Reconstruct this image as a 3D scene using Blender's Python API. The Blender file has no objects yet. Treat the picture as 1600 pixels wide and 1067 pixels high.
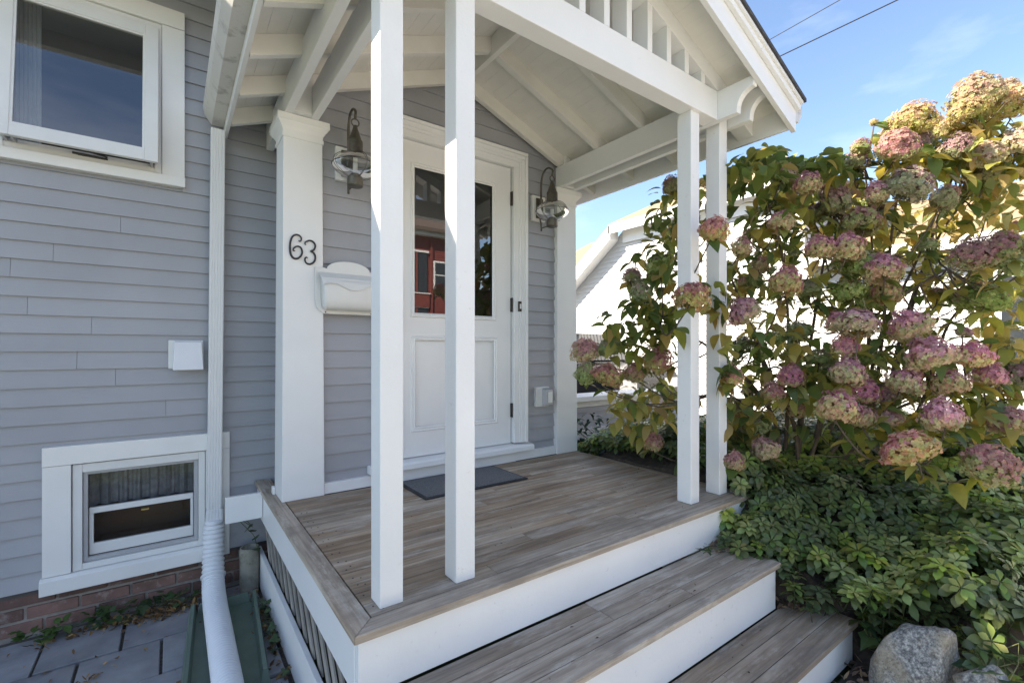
import bpy, bmesh, math, random
from mathutils import Vector, Matrix, Euler, noise as mnoise

# ------------------------------------------------------------------ camera, sky, sun, exposure
SC = bpy.context.scene
COL = SC.collection
CZ = 1.446
F = 729.0 / 1600.0
YAW = math.radians(36.1)
cam_d = bpy.data.cameras.new("camera")
cam = bpy.data.objects.new("camera", cam_d)
COL.objects.link(cam)
cam.location = (0, 0, CZ)
cam.rotation_euler = (math.radians(90), 0, -YAW)
cam_d.sensor_fit = 'HORIZONTAL'
cam_d.sensor_width = 36
cam_d.lens = F * 36
cam_d.shift_y = 12.5 / 1600
cam_d.clip_start = 0.02
cam_d.clip_end = 2000
SC.camera = cam

SUN = Vector((-1, 0.712, 0.99)).normalized()
w = bpy.data.worlds.new("World")
SC.world = w
w.use_nodes = True
wn, wl = w.node_tree.nodes, w.node_tree.links
wn.clear()
wo = wn.new("ShaderNodeOutputWorld"); bg = wn.new("ShaderNodeBackground")
sky = wn.new("ShaderNodeTexSky"); sky.sky_type = 'NISHITA'; sky.sun_disc = False
sky.sun_elevation = math.asin(SUN.z)
sky.sun_rotation = math.atan2(SUN.x, SUN.y)
sky.air_density = 1.0; sky.dust_density = 0.5; sky.ozone_density = 2.6
bg.inputs[1].default_value = 0.088
# thin high cloud, the same everywhere in the sky
tc = wn.new("ShaderNodeTexCoord"); mp = wn.new("ShaderNodeMapping"); mp.inputs['Scale'].default_value = (1.0, 1.6, 4.5)
cn = wn.new("ShaderNodeTexNoise"); cn.inputs['Scale'].default_value = 1.7; cn.inputs['Detail'].default_value = 7; cn.inputs['Roughness'].default_value = 0.55
cr = wn.new("ShaderNodeMapRange"); cr.inputs[1].default_value = 0.45; cr.inputs[2].default_value = 0.85; cr.inputs[3].default_value = 0.0; cr.inputs[4].default_value = 0.30
mx = wn.new("ShaderNodeMix"); mx.data_type = 'RGBA'
mx.inputs['B'].default_value = (7.5, 7.9, 8.6, 1)
wl.new(tc.outputs['Generated'], mp.inputs[0]); wl.new(mp.outputs[0], cn.inputs[0]); wl.new(cn.outputs[0], cr.inputs[0])
wl.new(cr.outputs[0], mx.inputs['Factor']); wl.new(sky.outputs[0], mx.inputs['A'])
wl.new(mx.outputs['Result'], bg.inputs[0]); wl.new(bg.outputs[0], wo.inputs[0])

sd = bpy.data.lights.new("sun", 'SUN'); sd.energy = 4.9; sd.angle = math.radians(0.53); sd.color = (1.0, 0.93, 0.82)
so = bpy.data.objects.new("sun", sd); COL.objects.link(so)
so.location = (-20, 15, 20)
so.rotation_euler = (-SUN).to_track_quat('-Z', 'Y').to_euler()

SC.view_settings.view_transform = 'Standard'
SC.view_settings.look = 'None'
SC.view_settings.gamma = 1.0
SC.view_settings.exposure = 2.0
SC.view_settings.use_white_balance = True
SC.view_settings.white_balance_temperature = 6850
SC.view_settings.white_balance_tint = 12
SC.cycles.max_bounces = 10
SC.cycles.transparent_max_bounces = 16
SC.cycles.use_denoising = True

R = random.Random(63)

# ------------------------------------------------------------------ helpers
SN, CS = math.sin(YAW), math.cos(YAW)
def ray(u, v):
    a = (u - 800) / 729.0; b = (546 - v) / 729.0
    return Vector((SN + a * CS, CS - a * SN, b))
def P(u, v, t):
    """point seen at picture position u, v of the photograph, t metres along the optical axis"""
    r = ray(u, v) * t
    return Vector((r.x, r.y, r.z + CZ))
def onY(u, v, Y):
    r = ray(u, v); r = r * (Y / r.y)
    return Vector((r.x, r.y, r.z + CZ))

class MB:
    def __init__(s): s.v = []; s.f = []; s.c = []
    def add(s, vs, fs, col=None):
        n = len(s.v); s.v += [tuple(p) for p in vs]
        for f in fs: s.f.append(tuple(i + n for i in f)); s.c.append(col)
        return s
    def box(s, x0, x1, y0, y1, z0, z1, col=None):
        s.add([(x0,y0,z0),(x1,y0,z0),(x1,y1,z0),(x0,y1,z0),(x0,y0,z1),(x1,y0,z1),(x1,y1,z1),(x0,y1,z1)],
              [(0,3,2,1),(4,5,6,7),(0,1,5,4),(1,2,6,5),(2,3,7,6),(3,0,4,7)], col); return s
    def hexa(s, p):   # 8 points, bottom ring then top ring
        s.add(p, [(0,3,2,1),(4,5,6,7),(0,1,5,4),(1,2,6,5),(2,3,7,6),(3,0,4,7)]); return s
    def prism(s, poly, axis, a, b):
        """poly of 2D points extruded along axis ('x': (y,z), 'y': (x,z), 'z': (x,y))"""
        def pt(q, h):
            return (h, q[0], q[1]) if axis == 'x' else (q[0], h, q[1]) if axis == 'y' else (q[0], q[1], h)
        n = len(poly)
        vs = [pt(q, a) for q in poly] + [pt(q, b) for q in poly]
        fs = [tuple(range(n))[::-1], tuple(range(n, 2 * n))] + [(i, (i + 1) % n, n + (i + 1) % n, n + i) for i in range(n)]
        s.add(vs, fs); return s
    def tube(s, pts, r, seg=8, col=None, flat=None):
        pts = [Vector(p) for p in pts]; rings = []
        n = len(pts); up = None
        for i in range(n):
            d = (pts[min(i + 1, n - 1)] - pts[max(i - 1, 0)])
            if d.length < 1e-9: d = Vector((0, 0, 1))
            d.normalize()
            if up is None:
                up = d.orthogonal().normalized()
            up = (up - d * up.dot(d))
            if up.length < 1e-6: up = d.orthogonal()
            up.normalize(); sd_ = d.cross(up)
            rr = r(i / max(n - 1, 1)) if callable(r) else r[i] if isinstance(r, (list, tuple)) else r
            rings.append([pts[i] + (up * math.cos(2*math.pi*k/seg) + sd_ * math.sin(2*math.pi*k/seg)) * rr for k in range(seg)])
        vs = [p for ring in rings for p in ring]; fs = []
        for i in range(n - 1):
            for k in range(seg):
                a = i * seg + k; b = i * seg + (k + 1) % seg
                fs.append((a, b, b + seg, a + seg))
        fs.append(tuple(range(seg))[::-1]); fs.append(tuple(range((n - 1) * seg, n * seg)))
        if flat: vs = [flat(p) for p in vs]
        s.add(vs, fs, col); return s
    def lathe(s, prof, cx, cy, seg=20, cap=True):
        vs = []; fs = []
        for r_, z in prof:
            for k in range(seg):
                a = 2 * math.pi * k / seg
                vs.append((cx + r_ * math.cos(a), cy + r_ * math.sin(a), z))
        for i in range(len(prof) - 1):
            for k in range(seg):
                a = i * seg + k; b = i * seg + (k + 1) % seg
                fs.append((a, b, b + seg, a + seg))
        if cap:
            fs.append(tuple(range(seg))[::-1]); fs.append(tuple(range((len(prof) - 1) * seg, len(prof) * seg)))
        s.add(vs, fs); return s
    def loft(s, rings):
        n = len(rings[0]); vs = [p for r_ in rings for p in r_]; fs = []
        for i in range(len(rings) - 1):
            for k in range(n):
                a = i * n + k; b = i * n + (k + 1) % n
                fs.append((a, b, b + n, a + n))
        fs.append(tuple(range(n))[::-1]); fs.append(tuple(range((len(rings) - 1) * n, len(rings) * n)))
        s.add(vs, fs); return s
    def sq(s, cx, cy, prof):
        return s.loft([[(cx-h,cy-h,z),(cx+h,cy-h,z),(cx+h,cy+h,z),(cx-h,cy+h,z)] for h, z in prof])

def mesh_of(name, mb, off=Vector((0, 0, 0)), smooth=False):
    me = bpy.data.meshes.new(name)
    me.from_pydata([tuple(Vector(p) - off) for p in mb.v], [], mb.f)
    if any(c is not None for c in mb.c):
        at = me.color_attributes.new("tint", 'FLOAT_COLOR', 'CORNER')
        buf = []
        for poly, c in zip(me.polygons, mb.c):
            c = c or (1, 1, 1)
            buf += [c[0], c[1], c[2], 1.0] * poly.loop_total
        at.data.foreach_set("color", buf)
    me.validate(); me.update()
    if smooth: me.polygons.foreach_set("use_smooth", [True] * len(me.polygons))
    return me

def root_loc(o):
    l = Vector((0, 0, 0))
    while o is not None: l += o.location; o = o.parent
    return l

def obj(name, mb, m, parent=None, smooth=False, bevel=0.0, label=None, origin=None):
    off = root_loc(parent) if parent else (Vector(origin) if origin else Vector((0, 0, 0)))
    me = mb if isinstance(mb, bpy.types.Mesh) else mesh_of(name, mb, off, smooth)
    if m is not None and not me.materials: me.materials.append(m)
    o = bpy.data.objects.new(name, me); COL.objects.link(o)
    if parent: o.parent = parent
    elif origin: o.location = origin
    if bevel:
        b = o.modifiers.new("bevel", 'BEVEL'); b.width = bevel; b.segments = 2; b.limit_method = 'ANGLE'; b.angle_limit = math.radians(40)
    if smooth and bevel == 0:
        pass
    if label: o['label'] = label
    return o

def thing(name, label, cat, loc=(0, 0, 0), group=None):
    o = bpy.data.objects.new(name, None); COL.objects.link(o)
    o.location = loc; o.empty_display_size = 0.1
    o['label'] = label; o['category'] = cat
    if group: o['group'] = group
    return o
def tag(o, label=None, cat=None, group=None, kind=None):
    if label: o['label'] = label
    if cat: o['category'] = cat
    if group: o['group'] = group
    if kind: o['kind'] = kind
    return o
def place(name, me, parent, loc, rot, sc):
    o = bpy.data.objects.new(name, me); COL.objects.link(o)
    o.parent = parent
    o.location = Vector(loc) - root_loc(parent); o.rotation_euler = rot
    o.scale = (sc, sc, sc) if not hasattr(sc, '__len__') else sc
    return o

# ------------------------------------------------------------------ materials
def mk(name):
    m = bpy.data.materials.new(name); m.use_nodes = True
    nt = m.node_tree; nt.nodes.clear()
    out = nt.nodes.new("ShaderNodeOutputMaterial"); p = nt.nodes.new("ShaderNodeBsdfPrincipled")
    nt.links.new(p.outputs[0], out.inputs[0])
    return m, nt, p
def N(nt, t, **kw):
    n = nt.nodes.new(t)
    for k, v in kw.items(): setattr(n, k, v)
    return n
def ramp(nt, fac, stops):
    r_ = N(nt, "ShaderNodeValToRGB"); e = r_.color_ramp.elements
    e[0].position, e[0].color = stops[0][0], (*stops[0][1], 1)
    e[1].position, e[1].color = stops[-1][0], (*stops[-1][1], 1)
    for pos, c in stops[1:-1]:
        x = e.new(pos); x.color = (*c, 1)
    nt.links.new(fac, r_.inputs[0]); return r_.outputs[0]
def noise(nt, scale, detail=4, rough=0.55, vec=None, stretch=None, rnd=0):
    n = N(nt, "ShaderNodeTexNoise"); n.inputs['Scale'].default_value = scale
    n.inputs['Detail'].default_value = detail; n.inputs['Roughness'].default_value = rough
    if vec is None:
        tc_ = N(nt, "ShaderNodeTexCoord"); vec = tc_.outputs['Object']
    if rnd:
        oi = N(nt, "ShaderNodeObjectInfo"); ml = N(nt, "ShaderNodeMath", operation='MULTIPLY'); ml.inputs[1].default_value = rnd
        nt.links.new(oi.outputs['Random'], ml.inputs[0])
        ad = N(nt, "ShaderNodeVectorMath", operation='ADD'); nt.links.new(vec, ad.inputs[0]); nt.links.new(ml.outputs[0], ad.inputs[1]); vec = ad.outputs[0]
    if stretch:
        mp_ = N(nt, "ShaderNodeMapping"); mp_.inputs['Scale'].default_value = stretch
        nt.links.new(vec, mp_.inputs[0]); vec = mp_.outputs[0]
    nt.links.new(vec, n.inputs['Vector']); return n.outputs[0]
def mixc(nt, fac, a, b, mode='MIX'):
    m_ = N(nt, "ShaderNodeMix", data_type='RGBA', blend_type=mode)
    for s_, v in (('Factor', fac), ('A', a), ('B', b)):
        if isinstance(v, (int, float)): m_.inputs[s_].default_value = v
        elif isinstance(v, tuple): m_.inputs[s_].default_value = (*v, 1)
        else: nt.links.new(v, m_.inputs[s_])
    return m_.outputs['Result']
def bump(nt, p, h, strength=0.3, dist=0.005):
    b = N(nt, "ShaderNodeBump"); b.inputs['Strength'].default_value = strength; b.inputs['Distance'].default_value = dist
    nt.links.new(h, b.inputs['Height']); nt.links.new(b.outputs[0], p.inputs['Normal'])
def maprange(nt, x, a, b, c, d):
    m_ = N(nt, "ShaderNodeMapRange"); 
    for i, v in enumerate((a, b, c, d)): m_.inputs[i + 1].default_value = v
    nt.links.new(x, m_.inputs[0]); return m_.outputs[0]

def plain(name, c, rough=0.5, var=0.12, scale=6, bmp=0.1, bscale=60, metal=0, dirt=None, rnd=0.0, bstretch=None):
    m, nt, p = mk(name)
    n1 = noise(nt, scale, 5)
    d = tuple(x * (1 - var) for x in c); e = tuple(min(1, x * (1 + var)) for x in c)
    colr = ramp(nt, n1, [(0.3, d), (0.7, e)])
    if dirt:
        dn = noise(nt, dirt[1], 8, 0.7, rnd=dirt[3] if len(dirt) > 3 else 0)
        colr = mixc(nt, maprange(nt, dn, dirt[2], dirt[2] + 0.14, 0, dirt[4] if len(dirt) > 4 else 0.7), colr, dirt[0])
    if rnd:
        oi = N(nt, "ShaderNodeObjectInfo")
        v = maprange(nt, oi.outputs['Random'], 0, 1, 1 - rnd, 1 + rnd)
        hs = N(nt, "ShaderNodeHueSaturation"); nt.links.new(v, hs.inputs['Value']); nt.links.new(colr, hs.inputs['Color']); colr = hs.outputs[0]
    nt.links.new(colr, p.inputs['Base Color'])
    p.inputs['Roughness'].default_value = rough; p.inputs['Metallic'].default_value = metal
    if bmp: bump(nt, p, noise(nt, bscale, 4, stretch=bstretch), bmp, 0.004)
    return m

M = {}
M['white'] = plain("white_paint", (0.80, 0.80, 0.79), 0.42, 0.03, 3, 0.12, 90, dirt=((0.40, 0.37, 0.33), 24, 0.665, 7, 0.4))
M['white_worn'] = plain("worn_white_paint", (0.78, 0.78, 0.77), 0.5, 0.04, 3, 0.2, 70, dirt=((0.36, 0.31, 0.25), 26, 0.625, 9, 0.5))
M['trim'] = plain("window_trim_paint", (0.78, 0.77, 0.74), 0.45, 0.03, 4, 0.1, 80, dirt=((0.35, 0.3, 0.25), 26, 0.67, 5, 0.5))
M['ceiling'] = plain("porch_ceiling_paint", (0.76, 0.74, 0.69), 0.55, 0.05, 5, 0.15, 60)
M['siding'] = plain("grey_siding_paint", (0.352, 0.357, 0.380), 0.5, 0.07, 1.6, 0.22, 8, rnd=0.035, bstretch=(1.5, 60, 60), dirt=((0.44, 0.44, 0.47), 30, 0.70, 3, 0.4))
M['sheath'] = plain("wall_sheathing", (0.10, 0.09, 0.085), 0.9, 0.1)
M['plaster'] = plain("room_plaster", (0.25, 0.2, 0.16), 0.9, 0.05)
M['gutter'] = plain("gutter_metal", (0.66, 0.63, 0.59), 0.4, 0.05, 4, 0.08, 40, dirt=((0.20, 0.18, 0.15), 9, 0.53, 3, 0.55))
M['pipe'] = plain("downspout_paint", (0.76, 0.76, 0.75), 0.35, 0.03, 3, 0.05, 60, dirt=((0.45, 0.42, 0.38), 20, 0.66, 3, 0.4))
M['flex'] = plain("white_plastic", (0.74, 0.75, 0.77), 0.45, 0.04, 3, 0.05, 50, dirt=((0.38, 0.36, 0.32), 10, 0.62, 3, 0.4))
M['plastic'] = plain("ivory_plastic", (0.72, 0.72, 0.70), 0.35, 0.04, 6, 0.05, 50, dirt=((0.4, 0.36, 0.3), 40, 0.66, 3, 0.4))
M['bronze'] = plain("aged_bronze", (0.055, 0.047, 0.04), 0.5, 0.3, 20, 0.15, 60, metal=0.6)
M['lampmetal'] = plain("weathered_lamp_metal", (0.13, 0.12, 0.10), 0.5, 0.3, 24, 0.2, 70, metal=0.7, dirt=((0.20, 0.24, 0.20), 40, 0.58, 3, 0.6))
M['iron'] = plain("dark_iron", (0.045, 0.042, 0.045), 0.5, 0.3, 30, 0.2, 80, metal=0.4)
M['shingle'] = plain("roof_shingle", (0.06, 0.06, 0.065), 0.9, 0.3, 40, 0.5, 60)
M['mat'] = plain("grey_ribbed_mat", (0.13, 0.135, 0.142), 0.95, 0.35, 140, 0.6, 220)
M['matrim'] = plain("black_rubber", (0.025, 0.026, 0.03), 0.7, 0.2, 30, 0.2, 120)
M['mortar'] = plain("mortar", (0.30, 0.27, 0.24), 0.95, 0.2, 20, 0.5, 80)
M['brick'] = plain("red_brick", (0.18, 0.105, 0.087), 0.9, 0.25, 9, 0.5, 60, rnd=0.25, dirt=((0.36, 0.31, 0.28), 14, 0.55, 11, 0.75))
M['paver'] = plain("bluestone", (0.255, 0.26, 0.28), 0.75, 0.28, 5, 0.4, 35, rnd=0.16, dirt=((0.30, 0.285, 0.265), 8, 0.54, 13, 0.65))
M['sand'] = plain("joint_sand", (0.10, 0.09, 0.08), 0.95, 0.4, 60, 0.6, 120)
M['soil'] = plain("garden_soil", (0.055, 0.042, 0.032), 0.95, 0.5, 25, 0.8, 60)
M['grass'] = plain("lawn_ground", (0.075, 0.10, 0.04), 0.95, 0.4, 8, 0.6, 50)
M['concrete'] = plain("concrete_walk", (0.47, 0.44, 0.385), 0.85, 0.1, 6, 0.3, 60)
M['asphalt'] = plain("asphalt", (0.05, 0.05, 0.052), 0.9, 0.2, 20, 0.4, 90)
M['lattice'] = plain("weathered_lattice", (0.30, 0.275, 0.24), 0.85, 0.3, 8, 0.4, 20, rnd=0.2)
M['tray'] = plain("green_plastic", (0.115, 0.165, 0.13), 0.5, 0.15, 8, 0.15, 50, dirt=((0.2, 0.19, 0.16), 18, 0.58, 3, 0.5))
M['clay'] = plain("mossy_pipe", (0.26, 0.245, 0.20), 0.85, 0.25, 14, 0.4, 50, dirt=((0.08, 0.085, 0.05), 12, 0.5, 3, 0.7))
M['tan'] = plain("tan_shingle", (0.25, 0.175, 0.10), 0.9, 0.22, 50, 0.5, 60)
M['whitewall'] = plain("white_clapboard", (0.60, 0.60, 0.59), 0.55, 0.03, 3, 0.1, 40)
M['redwall'] = plain("red_clapboard", (0.19, 0.045, 0.036), 0.6, 0.25, 5, 0.2, 40)
M['redroof'] = plain("brown_shingle", (0.12, 0.09, 0.075), 0.9, 0.2, 30, 0.4, 60)
M['darkglass'] = plain("dark_recess_shade", (0.03, 0.035, 0.04), 0.05, 0.1, 3, 0)
M['carpaint'] = plain("dark_car_paint", (0.03, 0.032, 0.038), 0.2, 0.05, 3, 0)
M['tyre'] = plain("tyre_rubber", (0.02, 0.02, 0.02), 0.8, 0.1, 20, 0.2)
M['rim'] = plain("alloy", (0.5, 0.5, 0.5), 0.3, 0.05, 5, 0, metal=0.9)
M['alu'] = plain("grey_aluminium", (0.42, 0.42, 0.43), 0.4, 0.06, 5, 0.05, 50)
M['curtain'] = plain("grey_check_curtain", (0.34, 0.34, 0.36), 0.9, 0.25, 30, 0.1, 80)
M['curtain_white'] = plain("white_curtain", (0.6, 0.62, 0.6), 0.9, 0.05, 10, 0.1, 80)
M['bark'] = plain("shrub_bark", (0.105, 0.078, 0.055), 0.9, 0.35, 20, 0.5, 60)
M['wire'] = plain("black_cable", (0.015, 0.015, 0.017), 0.6, 0.1)
M['gold'] = plain("brass", (0.5, 0.35, 0.12), 0.35, 0.1, 9, 0, metal=0.8)
M['inside'] = plain("brown_box_card", (0.20, 0.12, 0.06), 0.9, 0.2, 3, 0)

def wood(name, axis, grey=0.5):
    m, nt, p = mk(name)
    st = (0.9, 15, 15) if axis == 'x' else (15, 0.9, 15)
    st2 = (1.6, 85, 85) if axis == 'x' else (85, 1.6, 85)
    st3 = (1.6, 6, 6) if axis == 'x' else (6, 1.6, 6)
    g1 = noise(nt, 1.5, 7, 0.68, stretch=st, rnd=37)
    g2 = noise(nt, 1.0, 4, 0.65, stretch=st2, rnd=53)
    g3 = noise(nt, 0.9, 6, 0.66, stretch=st3, rnd=21)
    c1 = ramp(nt, g1, [(0.27, (0.145, 0.090, 0.054)), (0.5, (0.35, 0.240, 0.150)), (0.72, (0.55, 0.41, 0.275))])
    c2 = ramp(nt, g1, [(0.27, (0.155, 0.122, 0.090)), (0.5, (0.345, 0.283, 0.22)), (0.72, (0.55, 0.475, 0.39))])
    oi = N(nt, "ShaderNodeObjectInfo")
    sm = N(nt, "ShaderNodeMath", operation='ADD'); nt.links.new(g3, sm.inputs[0])
    r2 = maprange(nt, oi.outputs['Random'], 0, 1, -0.2, 0.2); nt.links.new(r2, sm.inputs[1])
    fac = maprange(nt, sm.outputs[0], 0.32 + (0.5 - grey) * 0.5, 0.68 + (0.5 - grey) * 0.5, 0, 1)
    c = mixc(nt, fac, c1, c2)
    c = mixc(nt, maprange(nt, g2, 0.50, 0.74, 0, 0.55), c, (0.10, 0.078, 0.06))
    # worn pale finish in patches, darker damp patches
    wn_ = noise(nt, 1.5, 8, 0.75, stretch=(1.8, 9, 9) if axis == 'x' else (9, 1.8, 9), rnd=11)
    c = mixc(nt, maprange(nt, wn_, 0.52, 0.64, 0, 0.62), c, (0.57, 0.51, 0.435))
    dk = noise(nt, 2.1, 5, 0.6, stretch=(1.2, 2.5, 2.5))
    c = mixc(nt, maprange(nt, dk, 0.53, 0.72, 0, 0.6), c, (0.145, 0.115, 0.092))
    v = maprange(nt, oi.outputs['Random'], 0, 1, 0.74, 1.2)
    hs = N(nt, "ShaderNodeHueSaturation"); nt.links.new(v, hs.inputs['Value']); nt.links.new(c, hs.inputs['Color'])
    nt.links.new(hs.outputs[0], p.inputs['Base Color'])
    p.inputs['Roughness'].default_value = 0.62
    bump(nt, p, g2, 0.3, 0.003)
    return m
M['deck'] = wood("deck_wood", 'x', 0.42)
M['deckgrey'] = wood("grey_deck_wood", 'x', 0.72)
M['decky'] = wood("edge_deck_wood", 'y', 0.5)

def glass(name, k=2.6, tint=(1, 1, 1), add=0.0):
    m = bpy.data.materials.new(name); m.use_nodes = True; nt = m.node_tree; nt.nodes.clear()
    out = N(nt, "ShaderNodeOutputMaterial"); t = N(nt, "ShaderNodeBsdfTransparent"); g = N(nt, "ShaderNodeBsdfGlossy")
    t.inputs[0].default_value = (*tint, 1); g.inputs['Roughness'].default_value = 0.004
    f = N(nt, "ShaderNodeFresnel"); f.inputs['IOR'].default_value = 1.5
    ml = N(nt, "ShaderNodeMath", operation='MULTIPLY_ADD', use_clamp=True); ml.inputs[1].default_value = k; ml.inputs[2].default_value = add
    nt.links.new(f.outputs[0], ml.inputs[0])
    s_ = N(nt, "ShaderNodeMixShader"); nt.links.new(ml.outputs[0], s_.inputs[0]); nt.links.new(t.outputs[0], s_.inputs[1]); nt.links.new(g.outputs[0], s_.inputs[2])
    nt.links.new(s_.outputs[0], out.inputs[0]); return m
M['glass'] = glass("window_glass", 4.2, (0.80, 0.82, 0.81), 0.04)
M['glass_low'] = glass("basement_glass", 1.0, (0.80, 0.82, 0.81), 0.0)
M['lampglass'] = glass("lamp_glass", 0.9, (0.90, 0.92, 0.90), 0.01)
M['screen'] = glass("insect_screen", 0.6, (0.45, 0.45, 0.45))

def leafmat(name, cols, trans=0.35, rough=0.45, spec=0.35, use_tint=False, vscale=1.0):
    """diffuse + translucent leaf, colour differs from leaf to leaf (object random or stored tint)"""
    m = bpy.data.materials.new(name); m.use_nodes = True; nt = m.node_tree; nt.nodes.clear()
    out = N(nt, "ShaderNodeOutputMaterial"); p = N(nt, "ShaderNodeBsdfPrincipled"); tr = N(nt, "ShaderNodeBsdfTranslucent")
    if use_tint:
        at = N(nt, "ShaderNodeAttribute"); at.attribute_name = "tint"; c = at.outputs['Color']
        oi = N(nt, "ShaderNodeObjectInfo")
        v = maprange(nt, oi.outputs['Random'], 0, 1, 0.84, 1.16)
        ml_ = N(nt, "ShaderNodeMath", operation='MULTIPLY'); ml_.inputs[1].default_value = 17.3; nt.links.new(oi.outputs['Random'], ml_.inputs[0])
        fr_ = N(nt, "ShaderNodeMath", operation='FRACT'); nt.links.new(ml_.outputs[0], fr_.inputs[0])
        sat_ = maprange(nt, fr_.outputs[0], 0, 1, 0.72, 1.05)
        hs = N(nt, "ShaderNodeHueSaturation"); nt.links.new(v, hs.inputs['Value']); nt.links.new(sat_, hs.inputs['Saturation']); nt.links.new(c, hs.inputs['Color']); c = hs.outputs[0]
    else:
        oi = N(nt, "ShaderNodeObjectInfo"); n_ = len(cols)
        c = ramp(nt, oi.outputs['Random'], [(i / (n_ - 1), k) for i, k in enumerate(cols)])
        nn = noise(nt, 14, 4)
        c = mixc(nt, maprange(nt, nn, 0.4, 0.75, 0, 0.35), c, tuple(x * 0.6 for x in cols[0]))
    nt.links.new(c, p.inputs['Base Color']); p.inputs['Roughness'].default_value = rough
    p.inputs['Specular IOR Level'].default_value = spec
    bt = N(nt, "ShaderNodeHueSaturation"); bt.inputs['Value'].default_value = 1.5; bt.inputs['Saturation'].default_value = 1.1
    nt.links.new(c, bt.inputs['Color']); nt.links.new(bt.outputs[0], tr.inputs['Color'])
    s_ = N(nt, "ShaderNodeMixShader"); s_.inputs[0].default_value = trans
    nt.links.new(p.outputs[0], s_.inputs[1]); nt.links.new(tr.outputs[0], s_.inputs[2]); nt.links.new(s_.outputs[0], out.inputs[0])
    return m
M['hleaf'] = leafmat("hydrangea_leaf", [(0.085, 0.13, 0.034), (0.13, 0.175, 0.042), (0.22, 0.23, 0.05), (0.34, 0.30, 0.065)], 0.52)
M['hleaf_old'] = leafmat("hydrangea_autumn_leaf", [(0.25, 0.22, 0.055), (0.36, 0.28, 0.07), (0.33, 0.22, 0.07), (0.26, 0.26, 0.065)], 0.52)
M['tintleaf'] = leafmat("mixed_foliage", None, 0.48, use_tint=True)
M['petal'] = leafmat("hydrangea_petal", None, 0.38, 0.8, 0.1, use_tint=True)
M['pachy'] = leafmat("glossy_groundcover_leaf", None, 0.28, 0.36, 0.5, use_tint=True)
M['ivy'] = leafmat("ivy_leaf", [(0.04, 0.075, 0.034), (0.06, 0.105, 0.042), (0.085, 0.135, 0.05)], 0.3, 0.35, 0.5)
M['rhodo'] = leafmat("dark_evergreen_leaf", [(0.018, 0.04, 0.014), (0.03, 0.06, 0.02), (0.05, 0.08, 0.025)], 0.25, 0.3, 0.5)
M['weed'] = leafmat("weed_leaf", [(0.07, 0.13, 0.035), (0.10, 0.17, 0.05)], 0.35)
M['dry'] = leafmat("dry_leaf", None, 0.2, 0.8, 0.2, use_tint=True)
M['stem'] = plain("green_stem", (0.10, 0.11, 0.04), 0.7, 0.2, 20, 0)

def stone():
    m, nt, p = mk("granite")
    a = noise(nt, 9, 6); b = noise(nt, 70, 3, 0.7); c_ = noise(nt, 160, 2)
    c = ramp(nt, b, [(0.35, (0.10, 0.095, 0.09)), (0.5, (0.25, 0.245, 0.23)), (0.66, (0.50, 0.475, 0.42))])
    c = mixc(nt, maprange(nt, a, 0.44, 0.62, 0, 0.65), c, (0.30, 0.245, 0.155))
    c = mixc(nt, maprange(nt, c_, 0.58, 0.64, 0, 0.5), c, (0.05, 0.05, 0.05))
    nt.links.new(c, p.inputs['Base Color']); p.inputs['Roughness'].default_value = 0.85
    bump(nt, p, b, 0.5, 0.006); return m
M['stone'] = stone()

# ------------------------------------------------------------------ ground
g = MB().box(-300, 300, -300, 300, -0.35, -0.06)
tag(obj("ground", g, M['grass']), "flat ground round the house", kind="structure")
bounce_walk = MB().box(-9.0, 9.0, -5.0, 0.30, -0.06, -0.004)  # out of view, made wide and pale to bounce sunlight into the porch
tag(obj("bounce_front_walk", bounce_walk, M['concrete']), "unseen pale concrete yard widened to bounce sunlight onto the porch", kind="structure")
unseen_lawn = MB().box(-9.0, 0.42, -2.6, 0.30, -0.03, 0.004)  # darker ground added out of view to dim reflections in the basement glass
tag(obj("unseen_lawn", unseen_lawn, M['grass']), "unseen lawn added to dim the reflection in the basement window", kind="structure")
sw = MB().box(-60, 60, -7.2, -5.0, -0.06, -0.008)
tag(obj("sidewalk", sw, M['concrete']), "concrete sidewalk along the street", kind="structure")
st = MB().box(-80, 80, -15.5, -7.2, -0.06, -0.10 + 0.06)
tag(obj("street", st, M['asphalt']), "asphalt street in front of the house", kind="structure")
dv = MB().box(4.6, 7.9, 3.0, 30, -0.058, 0.02)
tag(obj("driveway", dv, M['concrete']), "concrete driveway between the two houses", kind="structure")

# patio of bluestone pavers, each its own piece
pat = tag(obj("patio", MB().box(-2.6, 0.44, 0.32, 3.36, -0.06, -0.018), M['sand']), "bluestone patio below the basement window", kind="structure")
rows = [(3.30, 2.935), (2.923, 2.61), (2.598, 2.30), (2.288, 1.93), (1.918, 1.60), (1.588, 1.25), (1.238, 0.9), (0.888, 0.6), (0.588, 0.34)]
joints = {0: [-2.55, -2.0, -1.5, -1.1, -0.82, -0.508, -0.20, 0.113, 0.42], 1: [-2.55, -1.9, -1.3, -0.95, -0.66, -0.35, -0.04, 0.26, 0.42]}
for i, (ya, yb) in enumerate(rows):
    js = joints.get(i) or [-2.55] + sorted(-2.3 + 0.42 * k + R.uniform(-0.09, 0.09) + (i % 2) * 0.2 for k in range(6)) + [0.42]
    for x0, x1 in zip(js, js[1:]):
        if x1 - x0 < 0.06: continue
        dz = R.uniform(-0.004, 0.004); tl = R.uniform(-0.004, 0.004)
        a, b = x0 + 0.006, x1 - 0.006
        mb = MB().hexa([(a, yb, -0.05), (b, yb, -0.05), (b, ya, -0.05), (a, ya, -0.05), (a, yb, dz), (b, yb, dz + tl), (b, ya, dz + tl), (a, ya, dz)])
        obj("paver", mb, M['paver'], pat, bevel=0.004)

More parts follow.
